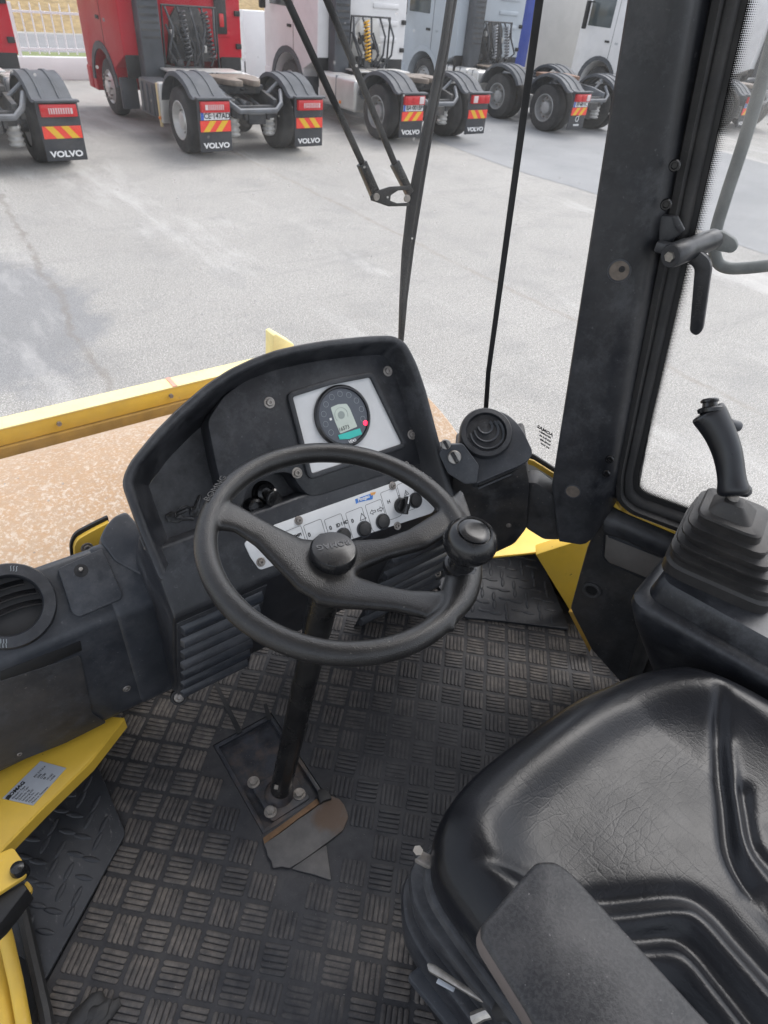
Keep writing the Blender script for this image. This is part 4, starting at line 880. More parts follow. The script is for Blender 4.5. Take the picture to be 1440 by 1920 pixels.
def rotary(px, py, ang, r=.0165):
    u, v = DF.q(px, py, .002); o = obj('rotary_switch', MB().lathe(DF.P(u, v, .0012), DF.n, [(r, 0), (r, .004), (r*.9, .012), (r*.82, .014), (0, .014)], 28), M['plastic_smooth'], swp)
    dx, dy = math.cos(ang), math.sin(ang); pl = Pl(DF.P(u, v, 0), DF.u*dx+DF.v*dy, DF.v*dx-DF.u*dy); b_ = MB().prism(pl, [(-r*1.05, -.0055), (r*1.15, -.003), (r*1.15, .003), (-r*1.05, .0055)], .010, .026); return obj('switch_wing', b_, M['plastic_smooth'], swp, .0015), pl
_, pl_ = rotary(752, 948, R_(60)); obj('pointer', MB().prism(pl_, [(.004, -.0012), (.0185, -.0012), (.0185, .0012), (.004, .0012)], .0262, .0266), M['white_ink'], swp)
rotary(606, 1016, R_(150))
# printed legends
def legend_frame(cx, cy, hw, hh):
    u, v = DF.q(cx, cy, .0013); P_ = [(u-hw, v-hh), (u+hw, v-hh), (u+hw, v+hh), (u-hw, v+hh)]; a = rounded(P_, [.012, .012, .004, .004], 4); obj('legend_outline', MB().ring(DF, a, offset_poly(a, .0007), .0012, .0015), M['ink'], swp, smooth=False)
for cx, cy in ((765, 930), (735, 945), (707, 968), (671, 983), (632, 996), (594, 1007), (556, 1020)): legend_frame(cx, cy, .0195, .030)
def sym(s, px, py, size, sx=1.0): u, v = DF.q(px, py, .0015); return text('legend', s, DF.mat(u, v, .0016), size, M['ink'], swp, .0001, sx, .0003)
def outline_tri(px, py, r):
    u, v = DF.q(px, py, .0015); a = [(u+r*math.cos(R_(90+k*120)), v+r*math.sin(R_(90+k*120))) for k in range(3)]; obj('triangle_symbol', MB().ring(DF, a, offset_poly(a, .0011), .0013, .0016), M['ink'], swp, smooth=False)
outline_tri(680, 970, .0095); outline_tri(762, 925, .0075); sym('!', 762, 926, .008)
sym('0', 661, 977, .011); sym('0', 620, 990, .011); sym('0', 580, 1003, .011); sym('TEMPI', 556, 1005, .008); sym('ID I ≡D', 642, 982, .010, .9); sym('*', 778, 922, .012); sym('H', 729, 941, .010); sym('::', 748, 930, .010)
for px, py, s in ((699, 960, -1), (713, 955, 1)):
    u, v = DF.q(px, py, .0015); a = [(u-s*.007, v-.0025), (u, v-.0025), (u, v-.0058), (u+s*.0075, v), (u, v+.0058), (u, v+.0025), (u-s*.007, v+.0025)]; obj('arrow_symbol', MB().ring(DF, a, offset_poly(a, .0011), .0013, .0016), M['ink'], swp, smooth=False)
obj('blue_sticker', MB().prism(DF, DF.poly([(666, 936), (700, 924), (699, 936), (672, 942), (668, 945)], .002), .0012, .0017), M['blue'], swp); text('sticker_print', 'Pinzgau', DF.mat(*DF.q(682, 934, .002), .0019), .009, M['white_ink'], swp, .0001, 1, .0003)
obj('sticker_scrap', MB().prism(DF, DF.poly([(694, 924), (705, 922), (703, 927), (696, 929)], .002), .0018, .0021), M['pedge'], swp)
# ignition switch and key in the recess
iu, iv = DF.q(497, 925, -.04); ig = obj('ignition_switch', MB().lathe(DF.P(iu, iv, -.05), DF.n, [(.024, 0), (.024, .006), (.019, .010), (.018, .020), (.012, .024), (.010, .018), (0, .018)], 28), M['plastic_smooth'], da)
kb = Pl(DF.P(iu, iv, -.025), (DF.u*.75-DF.v*.66), DF.n+DF.u*.35)
obj('key_blade', MB().box(DF.P(iu+.004, iv-.002, -.022), (.004, .012, .03), Matrix((kb.u, kb.n, kb.v)).transposed()), M['steel'], ig)
ku, kv = DF.q(513, 937, -.01); kp = Pl(DF.P(ku, kv, -.008), (DF.u*.72+DF.v*.69), DF.v*.72-DF.u*.5+DF.n*.45)
obj('key_bow', MB().prism(kp, rounded([(-.013, -.017), (.013, -.017), (.016, .010), (.006, .019), (-.006, .019), (-.016, .010)], .007), -.0035, .0035), M['plastic_smooth'], ig, .0015)
eu_, ev_ = DF.q(478, 950, -.03); obj('switch_cap', MB().lathe(DF.P(eu_, ev_, -.05), DF.n, [(.017, 0), (.017, .02), (.014, .028), (.009, .03), (.008, .022), (0, .022)], 24), M['plastic_smooth'], ig)
# keys lying in the tray on the left of the cowl
kt = thing('key_ring', tuple(DF.at(342, 965, -.045)), 'small bunch of keys with a wire ring lying in the dashboard tray', 'keys')
ru, rv = DF.q(347, 966, -.04); obj('wire_ring', MB().tube([DF.P(ru+math.cos(t)*.016, rv+math.sin(t)*.016, -.044+.006*math.sin(t)) for t in [2*math.pi*k/24 for k in range(24)]], .0012, 6, closed=True), M['chrome'], kt)
for px, py, an in ((330, 965, .1), (340, 972, -.4), (368, 950, .9)):
    u, v = DF.q(px, py, -.045); pl = Pl(DF.P(u, v, -.046), DF.u*math.cos(an)+DF.v*math.sin(an), DF.v*math.cos(an)-DF.u*math.sin(an)); obj('key', MB().prism(pl, rounded([(-.018, -.007), (-.004, -.009), (.0, -.004), (.022, -.003), (.022, .003), (.0, .004), (-.004, .009), (-.018, .007)], .003), 0, .004), M['plastic_smooth'], kt, .0008)
# louvred grilles on the front of the console (the face leans forward going down)
y0c, z0c = pv(panel_bot-.02, -.03); z0c -= .008
LF = Pl((0, y0c, z0c), (1, 0, 0), (0, y0c-.855, z0c-1.60))
def louvre(pts, n):
    q = LF.poly(pts); u0, u1 = min(p_[0] for p_ in q), max(p_[0] for p_ in q); v0, v1 = min(p_[1] for p_ in q), max(p_[1] for p_ in q)
    fr_ = obj('louvre_panel', MB().prism(LF, strip(u0-.006, u1+.006, v0-.006, v1+.006), .0, .002), M['plastic'], da, .001); h = (v1-v0)/n
    for k in range(n):
        v = v0+h*(k+.5); rows = []
        for u in (u0, u0+.004, u1-.004, u1):
            e = 0 if u in (u0, u1) else 1
            rows.append([LF.P(u, v+h*.30*math.cos(t), .0015+e*h*.24*math.sin(t)) for t in [math.pi*i/6 for i in range(7)]])
        obj('slat', MB().loft(rows), M['plastic_grey'], fr_, ang=60)
louvre([(337, 1168), (462, 1245)], 7); louvre([(735, 1040), (815, 1098)], 6)
for p_ in ((336, 1307), (820, 1075)):
    q = LF.at(*p_, .004); mn_ = Vector((-.25, -.75, .6)); o = obj('rubber_mount', MB().lathe(q-mn_*.012, mn_, [(.019, 0), (.019, .012), (.017, .016), (.013, .016), (.012, .013), (0, .013)], 24), M['rubber'], da); obj('mount_bolt', MB().lathe(q, mn_.normalized(), [(.011, 0), (.011, .004), (.008, .006), (.005, .006), (.004, .003), (0, .003)], 14), M['steel_dull'], o)

# left duct with its round air vent
DT = R_(50)
LD = Pl((-.038, .953, 1.929), (1, 0, 0), (0, math.sin(DT), math.cos(DT)))
ld = thing('left_air_duct', (0, .95, 1.7), 'left end of the dashboard duct with an open round air vent', 'air duct')
ps = [LD.q(x_, y_)[1] for x_, y_ in ((150, 1034), (240, 1132), (0, 1222))]
def lv(v, w=0.0): p_ = LD.P(0, v, w); return (p_.y, p_.z)
vt, vb = LD.q(100, 1052)[1], LD.q(120, 1195)[1]
prof = [lv(vt), lv(vb), (lv(vb)[0]-.002, lv(vb)[1]-.012), (.87, 1.60), (.88, 1.575), (1.04, 1.575), (1.06, 1.8), (lv(vt)[0]+.02, lv(vt)[1]-.02)]
lb = obj('duct_body', MB().prism(YZ, prof, -.45, .186), M['plastic_grey'], ld, .010, 3)
sx = obj('duct_sleeve', MB().prism(YZ, [(a_-.004 if a_ < .9 else a_, b_+.003) for a_, b_ in prof], .120, .200), M['plastic_grey'], ld, .010, 3)
shd = LD.poly([(186, 1012), (197, 988), (214, 968), (237, 958), (284, 1012), (298, 1066), (270, 1082), (214, 1052)], .006); obj('shoulder', MB().prism(LD, rounded(shd, .008), -.08, .006), M['plastic_grey'], ld, .005, 3)
pd = LD.poly([(108, 1068), (165, 1042), (190, 1030), (232, 1122), (148, 1158), (135, 1150)]); obj('raised_pad', MB().prism(LD, rounded(pd, [.004, .002, .004, .012, .012, .006], 4), -.002, .010), M['plastic_grey'], ld, .004, 3)
pu, pv_ = LD.q(152, 1070, .010); obj('stud_hole', MB().lathe(LD.P(pu, pv_, .0085), LD.n, [(.012, 0), (.012, .0022), (.0, .0022)], 24), M['black'], ld)
obj('stud', MB().lathe(LD.P(pu, pv_+.002, .0095), LD.n, [(.004, 0), (.004, .006), (.003, .008), (0, .008)], 12), M['steel'], ld)
vu, vv = LD.q(18, 1138)
rv_ = obj('vent_ring', MB().lathe(LD.P(vu, vv, .001), LD.n, [(.0735, 0), (.0735, .018), (.071, .023), (.053, .025), (.0505, .021), (.050, .002)], 48, False), M['plastic'], ld)
obj('vent_throat', MB().lathe(LD.P(vu, vv, .0015), LD.n, [(.051, .002), (.051, .001), (0, .001)], 40, False), M['black'], ld)
for k in range(3):
    vb_ = -.006+k*.020; L = math.sqrt(max(0, .048**2-vb_**2)); rows = []
    for t in range(9):
        u = -L+2*L*t/8; bow = -.010*(u/.06)**2; rows.append([LD.P(vu+u, vv+vb_+.008+bow, .002), LD.P(vu+u, vv+vb_-.002+bow, .010), LD.P(vu+u, vv+vb_-.004+bow, .010), LD.P(vu+u, vv+vb_+.005+bow, .002)])
    obj('vent_fin', MB().loft(rows), M['plastic_smooth'], ld)
for t0 in (60, 240):
    for k in range(3):
        r0 = .057; an = R_(t0+k*4); obj('heat_mark', MB().tube([LD.P(vu+math.cos(an)*(r0+.004*j), vv+math.sin(an)*(r0+.004*j)+.0015*(-1)**j, .0255) for j in range(4)], .0006, 4), M['grey_ink'], rv_)
LFL = Pl((0, lv(vb)[0], lv(vb)[1]-.012), (1, 0, 0), (0, lv(vb)[0]-.87, lv(vb)[1]-.012-1.60))
obj('slot_outlet', MB().prism(LFL, LFL.poly([(0, 1257), (150, 1200), (153, 1218), (0, 1285)]), .0, .003), M['black'], ld, .001)
obj('lower_panel', MB().prism(LFL, rounded(LFL.poly([(-80, 1300), (150, 1226), (172, 1335), (200, 1352), (120, 1392), (-80, 1470)]), .008), .0, .004), M['plastic_dusty'], ld, .002)
bolt(LFL, 238, 1291, .008, ld, .001); bolt(LFL, 36, 1412, .008, ld, .001)
# yellow screen corner that shows above the duct
yc_ = thing('screen_corner', tuple(onpl(165, 1015, (0, 1.10, 0), (0, 1, 0))), 'yellow rounded corner of the screen frame with a dotted black edge above the left duct', 'frame corner')
SC = Pl((0, 1.09, 1.9), (1, 0, 0), (0, .12, 1)); q = SC.poly([(205, 980), (170, 998), (146, 1012), (139, 1026), (142, 1060), (215, 1040)])
obj('corner_plate', MB().prism(SC, rounded(q, [.002, .02, .014, .014, .01, .002], 4), -.012, 0), M['yellow'], yc_, .002)
q2 = SC.poly([(205, 972), (168, 990), (142, 1004), (133, 1024), (136, 1060), (215, 1046)], -.004); obj('black_edge', MB().prism(SC, rounded(q2, [.002, .02, .014, .014, .01, .002], 4), -.02, -.012), M['black'], yc_, .002)
bolt(SC, 163, 1027, .012, yc_)

# right duct with its closed round vent
RA = R_(133); dx_ = Vector((math.sin(RA), math.cos(RA), 0)); back = Vector((-dx_.y, dx_.x, 0)); back = back if back.y > 0 else -back
RC = atd(912, 812, 1.31)
RD = Pl(RC, dx_, back*math.sin(R_(52))+Vector((0, 0, 1))*math.cos(R_(52)))
rd = thing('right_air_duct', tuple(RC-Vector((0, 0, .3))), 'right end of the dashboard duct with a closed round air vent', 'air duct')
q = RD.poly([(860, 820), (868, 785), (905, 764), (950, 770), (980, 800), (1002, 848), (988, 866), (893, 906), (884, 880)])
def rdbody(poly, drop, w0, w1):
    mb = MB(); a = sum(poly[i-1][0]*poly[i][1]-poly[i][0]*poly[i-1][1] for i in range(len(poly))); poly = poly if a > 0 else poly[::-1]
    top = [RD.P(u, v, w1) for u, v in poly]; top2 = [RD.P(u, v, w0) for u, v in poly]
    mb.loft([top2, top]); return mb
obj('duct_body', MB().prism(RD, rounded(q, [.02, .03, .03, .03, .02, .012, .012, .006, .02], 4), -.045, -.006), M['plastic_grey'], rd, .012, 3)
vu, vv = RD.q(911, 812); rr = obj('vent_ring', MB().lathe(RD.P(vu, vv, -.008), RD.n, [(.054, 0), (.054, .010), (.051, .015), (.042, .016), (.040, .013), (.039, .010), (0, .010)], 48), M['plastic'], rd)
for r_, du, dv in ((.035, .002, -.001), (.026, .0, .005), (.016, -.003, .012)):
    pts = [(vu+du+math.cos(R_(a_))*r_, vv+dv+math.sin(R_(a_))*r_) for a_ in range(-170, 61, 12)]
    b = MB(); k = len(pts); inn_ = [(vu+du+math.cos(R_(a_))*(r_-.004), vv+dv+math.sin(R_(a_))*(r_-.004)) for a_ in range(-170, 61, 12)]
    rows = [[RD.P(*p_, .003), RD.P(*p_, .0085), RD.P(*i_, .0045), RD.P(*i_, .003)] for p_, i_ in zip(pts, inn_)]; b.loft(rows); obj('vent_flap', b, M['plastic_grey'], rr)
# knob plate between dash and vent
KP = Pl(atd(860, 866, 1.275), dx_, back*.5+Vector((0, 0, 1))*.87)
kq = KP.poly([(822, 850), (838, 833), (868, 832), (898, 872), (894, 906), (872, 908), (840, 888)]); obj('knob_base', MB().prism(KP, rounded(kq, .006), -.03, .004), M['plastic_grey'], rd, .003)
for px, py, r_ in ((852, 857, .0135), (836, 833, .010)):
    u, v = KP.q(px, py, .006); kn = obj('heater_knob', MB().lathe(KP.P(u, v, .003), KP.n, [(r_, 0), (r_, .008), (r_*.9, .011), (0, .011)], 24), M['steel'], rd); obj('knob_wing', MB().box(KP.P(u, v, .016), (r_*.6, r_*1.7, .012), Matrix((KP.u*.8+KP.v*.6, KP.v*.8-KP.u*.6, KP.n)).transposed()), M['plastic_smooth'], kn, .002)
# lower drum-shaped housing below the right vent, with the slot outlet
RF = Pl(atd(930, 960, 1.41), dx_, (back*-.10+Vector((0, 0, 1))))
q = RF.poly([(850, 886), (893, 900), (985, 868), (992, 905), (988, 990), (965, 1020), (900, 1050), (862, 1060), (840, 1010)]); obj('lower_housing', MB().prism(RF, rounded(q, .012, 3), -.14, 0), M['plastic_dusty'], rd, .008, 3)
eA, eB = RD.at(895, 906, -.006), RD.at(986, 867, -.006); ES = Pl(eA, eB-eA, RD.n); eL = (eB-eA).length
ES = ES if ES.n.dot(CP-eA) > 0 else Pl(eA, eA-eB, RD.n); sg_ = 1 if ES.u.dot(eB-eA) > 0 else -1
obj('slot_outlet', MB().prism(ES, [(sg_*.004, -.030), (sg_*(eL-.008), -.030), (sg_*(eL-.008), -.014), (sg_*.004, -.014)], -.002, .0035), M['black'], rd, .001)
obj('slot_lip', MB().prism(ES, [(sg_*.004, -.0335), (sg_*(eL-.008), -.0335), (sg_*(eL-.008), -.030), (sg_*.004, -.030)], -.002, .007), M['plastic_grey'], rd, .001)
bolt(RF, 954, 985, .006, rd, .001)
EC = Pl(atd(1010, 960, 1.40), (.60, -.80, 0), (0, 0, 1))
q = EC.poly([(983, 905), (1005, 905), (1045, 935), (1060, 985), (1058, 1012), (1020, 1012), (985, 990)]); obj('end_cover', MB().prism(EC, rounded(q, .008, 3), -.05, .0), M['plastic_dusty'], rd, .005)

# ================================================================== STEERING
WC = Vector((.3919, .5535, 2.1924)); wn = Vector((.018, -.138, .99)).normalized()
WP = Pl(WC, Vector((1, 0, 0))-wn*wn.x, wn.cross(Vector((1, 0, 0))))
sw = thing('steering_wheel', tuple(WC-wn*.05), 'black grained steering wheel with three spokes and a round hub cap', 'steering wheel')
HUBD = -.050
hu, hv = WP.q(622, 1052, HUBD)
b = MB(); NR = 96
rows = []
ka = math.atan2(*WP.q(865, 1075)[::-1])                       # direction of the spinner mount
for k in range(NR):
    t = 2*math.pi*k/NR; rad = Vector((math.cos(t), math.sin(t)))
    dd = (t-ka+math.pi) % (2*math.pi)-math.pi; bulge = math.exp(-(dd/.26)**4)
    r0 = .1875-.004*bulge; row = []
    for i in range(14):
        s_ = 2*math.pi*i/14; a_ = math.cos(s_)*(.0165+.010*bulge); h_ = math.sin(s_)*(.0165+.002*bulge)
        row.append(WP.P(rad.x*(r0+a_), rad.y*(r0+a_), h_-.0165))
    rows.append(row)
rows.append(rows[0]); b.loft(rows, False, False)
def spoke(b, pts):
    """pts: (u, v, w, half width, half thickness)"""
    P_ = [Vector(p_[:3]) for p_ in pts]; rows = []
    for i, p_ in enumerate(pts):
        a_ = P_[max(0, i-1)]; c_ = P_[min(len(P_)-1, i+1)]; t = (c_-a_).normalized(); sd = Vector((-t.y, t.x, 0)).normalized(); nn = t.cross(sd)
        rows.append([WP.P(*(P_[i]+sd*math.cos(s_)*p_[3]-nn*math.sin(s_)*p_[4]*-1)) for s_ in [2*math.pi*k/16 for k in range(16)]])
    b.loft(rows)
def spoke2(up_, lo_, ws_, th_):
    rows = []
    for a_, c_, w_, h_ in zip(up_, lo_, ws_, th_):
        A_, B_ = Vector(WP.q(*a_, w_)), Vector(WP.q(*c_, w_)); m_, d_ = (A_+B_)/2, (A_-B_)/2
        rows.append([WP.P(*(m_+d_*math.copysign(abs(math.cos(s_))**.7, math.cos(s_))), w_+h_*math.copysign(abs(math.sin(s_))**.7, math.sin(s_))) for s_ in [2*math.pi*k/20 for k in range(20)]])
    b.loft(rows)
spoke2([(392, 945), (440, 946), (505, 984), (566, 1013), (630, 1018)], [(398, 990), (440, 996), (478, 1022), (559, 1107), (610, 1137)], [-.016, -.020, -.032, -.046, -.054], [.012, .010, .011, .013, .014])
spoke2([(610, 1018), (664, 1017), (718, 1013), (765, 995), (812, 966), (862, 920)], [(620, 1110), (680, 1068), (729, 1047), (801, 1028), (842, 1002), (885, 985)], [-.054, -.047, -.037, -.026, -.019, -.016], [.014, .013, .011, .010, .010, .012])
spoke2([(620, 1060), (680, 1088), (714, 1099), (765, 1109), (826, 1111), (862, 1085)], [(590, 1132), (628, 1138), (693, 1142), (743, 1146), (800, 1160), (852, 1185)], [-.054, -.050, -.040, -.030, -.020, -.016], [.014, .013, .011, .010, .010, .012])
b.lathe(WP.P(hu, hv, -.075), WP.n, [(.030, 0), (.040, .012), (.044, .022), (.042, .032), (.036, .037), (0, .037)], 28)
wo_ = obj('rim_and_spokes', b, M['wheel'], sw)
rm = wo_.modifiers.new('remesh', 'REMESH'); rm.mode = 'VOXEL'; rm.voxel_size = .0026; rm.use_smooth_shade = True
sm = wo_.modifiers.new('smooth', 'SMOOTH'); sm.factor = .6; sm.iterations = 10
hc = obj('hub_cap', MB().lathe(WP.P(hu, hv, -.040), WP.n, [(.0335, 0), (.0345, .003), (.0345, .014), (.0315, .0185), (.0300, .019), (0, .019)], 40), M['plastic_smooth'], sw)
# lettering reads from the far side as on the photo
tm = WP.mat(hu+.001, hv, -.0205) @ Matrix.Rotation(R_(180-13), 4, 'Z') @ Matrix.Translation((0, -.006, 0))
text('lettering', 'BOMAG', tm, .0135, M['hublet'], hc, .0004, 1.05, .0004)
def rimtext(s, px, py, rot):
    u, v = WP.q(px, py, -.001); text('rim_lettering', s, WP.mat(u, v, -.0017) @ Matrix.Rotation(rot, 4, 'Z'), .0125, M['wheel'], sw, .0005, 1.25)
u, v = WP.q(790, 885, 0); rimtext('BOMAG', 783, 883, math.atan2(v, u)-math.pi/2)
u, v = WP.q(735, 1200, 0); rimtext('BOMPG', 735, 1200, math.atan2(v, u)-math.pi/2)
u, v = WP.q(402, 915, 0); rimtext('BOMNG', 404, 915, math.atan2(v, u)-math.pi/2)
# spinner knob
kn = thing('spinner_knob', tuple(WP.at(862, 1065)), 'glossy black spinner knob on the right of the steering wheel rim', 'knob')
ku, kv = WP.q(864, 1058, 0.0)
obj('neck', MB().lathe(WP.P(ku, kv, -.012), WP.n, [(.022, 0), (.024, .004), (.0235, .012), (.0195, .014), (.018, .030), (.017, .040)], 32), M['plastic_smooth'], kn)
obj('knob', MB().lathe(WP.P(ku, kv, .020), WP.n, [(.016, -.008), (.020, .0), (.030, .010), (.0365, .022), (.0375, .030), (.0355, .040), (.030, .048), (.0255, .0515), (.0235, .0505), (.0225, .0485), (0, .0485)], 48), M['plastic_smooth'], kn)
obj('knob_cap', MB().lathe(WP.P(ku, kv, .069), WP.n, [(.0215, 0), (.0215, .0022), (.020, .0034), (.012, .0042), (0, .0044)], 40), M['plastic_smooth'], kn)
# column
base = Vector((.3035, .617, FZ-.004)); hubp = WP.P(hu, hv, -.070)
sc2 = thing('steering_column', tuple(base), 'black steering column tube on a rusty bolted floor plate', 'steering column')
ax = (hubp-base); 
obj('column_tube', MB().tube([base+ax*.03, base+ax*.55, base+ax*.56, hubp], [.0222, .0222, .0222, .0222], 28), M['column'], sc2)
obj('upper_sleeve', MB().tube([base+ax*.80, base+ax*.99], [.0240, .0240], 28), M['column'], sc2)
PB = Pl((.308, .68, FZ-.012), (1, 0, 0), (0, 1, 0))
obj('floor_pan', MB().prism(PB, strip(-.073, .073, -.117, .117), -.003, .0), M['rust_plate'], sc2)
obj('pan_rim', MB().ring(PB, strip(-.075, .075, -.119, .119), strip(-.066, .066, -.110, .110), .0, .010), M['rust_plate'], sc2, .001)
FLp = Pl((base.x+.003, base.y, FZ-.012), (.93, .36, 0), (-.36, .93, 0)); fpo = rounded(strip(-.046, .046, -.046, .046), .008, 3)
obj('flange', MB().prism(Pl((base.x+.003, base.y, FZ-.012), (1, 0, 0), (0, 1, 0)), fpo, .0, .010), M['rust_plate'], sc2, .002)
obj('collar', MB().lathe(base+Vector((0, 0, .001)), ax, [(.033, 0), (.031, .006), (.026, .014), (.023, .022)], 28), M['rust_plate'], sc2)
for p_ in ((475, 1465), (507, 1520), (561, 1487), (538, 1447)):
    q = onz(*p_, FZ+.004); bo = obj('flange_bolt', MB().cyl((q.x, q.y, FZ-.002), (q.x, q.y, FZ+.001), .0135, n=20).cyl((q.x, q.y, FZ+.001), (q.x, q.y, FZ+.009), .0095, n=6).cyl((q.x, q.y, FZ+.009), (q.x, q.y, FZ+.0095), .0075, n=12), M['steel_dull'], sc2)
bq = base+ax*.10; vdir = (CP-bq).normalized(); vdir = (vdir-ax.normalized()*vdir.dot(ax.normalized())).normalized(); sdv = ax.normalized().cross(vdir)
pos_ = bq+vdir*.0221+sdv*-.010
obj('paint_chip', MB().box(pos_, (.008, .018, .001), Matrix((sdv, ax.normalized(), vdir)).transposed()), basic('worn_pale_paint', (.30, .27, .24), .7, var=.3, sc=90, dust=.5), sc2)

# ================================================================== WINDOWS, PILLAR, WIPER
def gy(z): return .12*(z-2.1)
ws = thing('windscreen', (.4, 1.13, 1.8), 'curved dusty windscreen glass in front of the dashboard', 'windscreen')
plan = [(-.55, .93), (-.3, 1.06), (-.05, 1.12), (.25, 1.14), (.55, 1.125), (.8, 1.045), (.95, .945), (1.022, .882)]
b = MB(); zs = [1.86, 2.1, 2.4, 2.7, 3.05]
sm_plan = []
for i in range(len(plan)-1):
    for t in range(4):
        p0, p1, p2, p3 = [Vector(plan[max(0, min(len(plan)-1, i+k))]) for k in (-1, 0, 1, 2)]; s_ = t/4
        sm_plan.append(.5*((2*p1)+(p2-p0)*s_+(2*p0-5*p1+4*p2-p3)*s_*s_+(3*p1-p0-3*p2+p3)*s_**3))
sm_plan.append(Vector(plan[-1]))
b.loft([[Vector((p_.x, p_.y+gy(z), z)) for p_ in sm_plan] for z in zs], False, False, False); obj('pane', b, M['glass'], ws, ang=80)
# joint strip between the front glass and the corner glass
jp = lambda z: Vector((1.026, .882+gy(z), z))
st = thing('joint_strip', tuple(jp(1.9)), 'thin black sealing strip between windscreen and corner glass', 'sealing strip')
JP = Pl((1.02, .878, 2.2), (.70, -.714, 0), (0, .12, 1))
obj('strip', MB().prism(JP, JP.poly([(905, 790), (911, 700), (1005, -10), (1021, -10), (920, 700), (914, 790)]), -.012, 0), M['black'], st, .001)
cw = thing('corner_window', (1.05, .75, 1.85), 'narrow corner glass between the sealing strip and the black pillar', 'window')
b = MB(); b.loft([[Vector((1.03, .876+gy(z), z)), Vector((1.10, .62+gy(z), z)), Vector((1.12, .56+gy(z), z))] for z in (1.83, 3.05)], False, False, False); obj('pane', b, M['glass4'], cw)
CWP = Pl((1.045, .80, 1.9), (.26, -.96, 0), (0, .12, 1))
obj('black_band', MB().prism(CWP, CWP.poly([(960, 842), (1000, 853), (1042, 880), (1042, 889), (1000, 863), (958, 850)]), -.006, -.002), M['black'], cw)
obj('sill_line', MB().prism(CWP, CWP.poly([(960, 851), (1000, 865), (1042, 891), (1042, 900), (1000, 874), (958, 860)]), -.012, -.001), M['yellow'], cw)
obj('sill_plate', MB().prism(CWP, CWP.poly([(955, 861), (1000, 875), (1042, 901), (1042, 950), (1000, 925), (950, 900)]), -.014, -.003), M['whitewall'], cw)
for k, (s_, sz) in enumerate((('SAMOA', .0085), ('LAMINATED', .004), ('AS 2 M 210', .0045), ('43R-00123', .0045), ('DOT 376', .004))):
    u, v = CWP.q(1022, 808+k*7, .002); text('glass_stamp', s_, CWP.mat(u, v, .002) @ Matrix.Rotation(R_(-8), 4, 'Z'), sz*1.2, M['ink'], cw, .0002, 1.2, .0004)

# pillar: lofted rail with rounded right flank
vd = Vector((.985, .57, 0)).normalized()
PP = Pl((.985, .57, 1.95), (vd.y, -vd.x, 0), (0, 0, 1))
pi = thing('cab_pillar', (1.0, .58, 1.8), 'thick black plastic trimmed pillar right of the windscreen', 'pillar')
def edge(px0, py0, px1, py1, t): return (px0+(px1-px0)*t, py0+(py1-py0)*t)
rows = []
for t in [k/10 for k in range(11)]:
    l = edge(1034, 912, 1190, -90, t); r_ = edge(1150, 965, 1332, -90, t)
    a = Vector(PP.q(*l)); c_ = Vector(PP.q(*r_)); wdt = (c_-a)
    prof = [(0, -.03), (0, -.004), (.03, 0), (.55, 0), (.66, -.002), (.76, -.010), (.82, -.013), (.90, -.024), (1.0, -.05), (1.30, -.075), (0, -.08)]
    rows.append([PP.P(*(a+wdt*f_), w_) for f_, w_ in prof])
l0 = rows[0]
low = []
for (f_, w_), (px, py) in zip([(0, -.03), (0, -.004), (.03, 0), (.55, 0), (.66, -.002), (.76, -.010), (.82, -.013), (.90, -.024), (1.0, -.05), (1.0, -.08), (0, -.08)], [(1046, 1010), (1046, 1012), (1049, 1015), (1088, 1021), (1098, 1020), (1108, 1016), (1112, 1012), (1122, 1002), (1134, 985), (1160, 960), (1046, 1010)]):
    low.append(PP.P(*PP.q(px, py), w_))
obj('trim', MB().loft([low]+rows), M['plastic'], pi, ang=50)
def pit(px, py, r, par, mat='rust_plate', pl=PP):
    u, v = pl.q(px, py, .001); b_ = MB().lathe(pl.P(u, v, .0003), pl.n, [(r*1.15, 0), (r*1.12, .0012), (r, .0014), (r*.96, .0004)], 24, False); o = obj('recess_rim', b_, M['plastic_grey'], par)
    obj('recess_floor', MB().lathe(pl.P(u, v, .0004), pl.n, [(r*.97, 0), (r*.97, .0003), (0, .0003)], 20), M[mat], par); return o
M['dust'] = basic('dust_filled_recess', (.15, .125, .105), .8, var=.25, sc=60)
pit(1161, 508, .0165, pi, 'dust'); pit(1074, 922, .0145, pi, 'dust')
u, v = PP.q(1166, 505, .002); obj('recess_screw', MB().lathe(PP.P(u, v, .0006), PP.n, [(.005, 0), (.005, .002), (.002, .002), (.002, .0008), (0, .0008)], 12), M['black'], pi)
PQ = Pl(PP.o-PP.n*.012, PP.u, PP.v)
for px, py in ((1265, 310), (1249, 383), (1143, 860), (1136, 887)):
    u, v = PQ.q(px, py); sc3 = obj('trim_screw', MB().lathe(PQ.P(u, v, -.004), PQ.n, [(.0085, 0), (.0085, .007), (.007, .009), (.005, .009), (.004, .006), (0, .006)], 18), M['plastic_smooth'], pi)
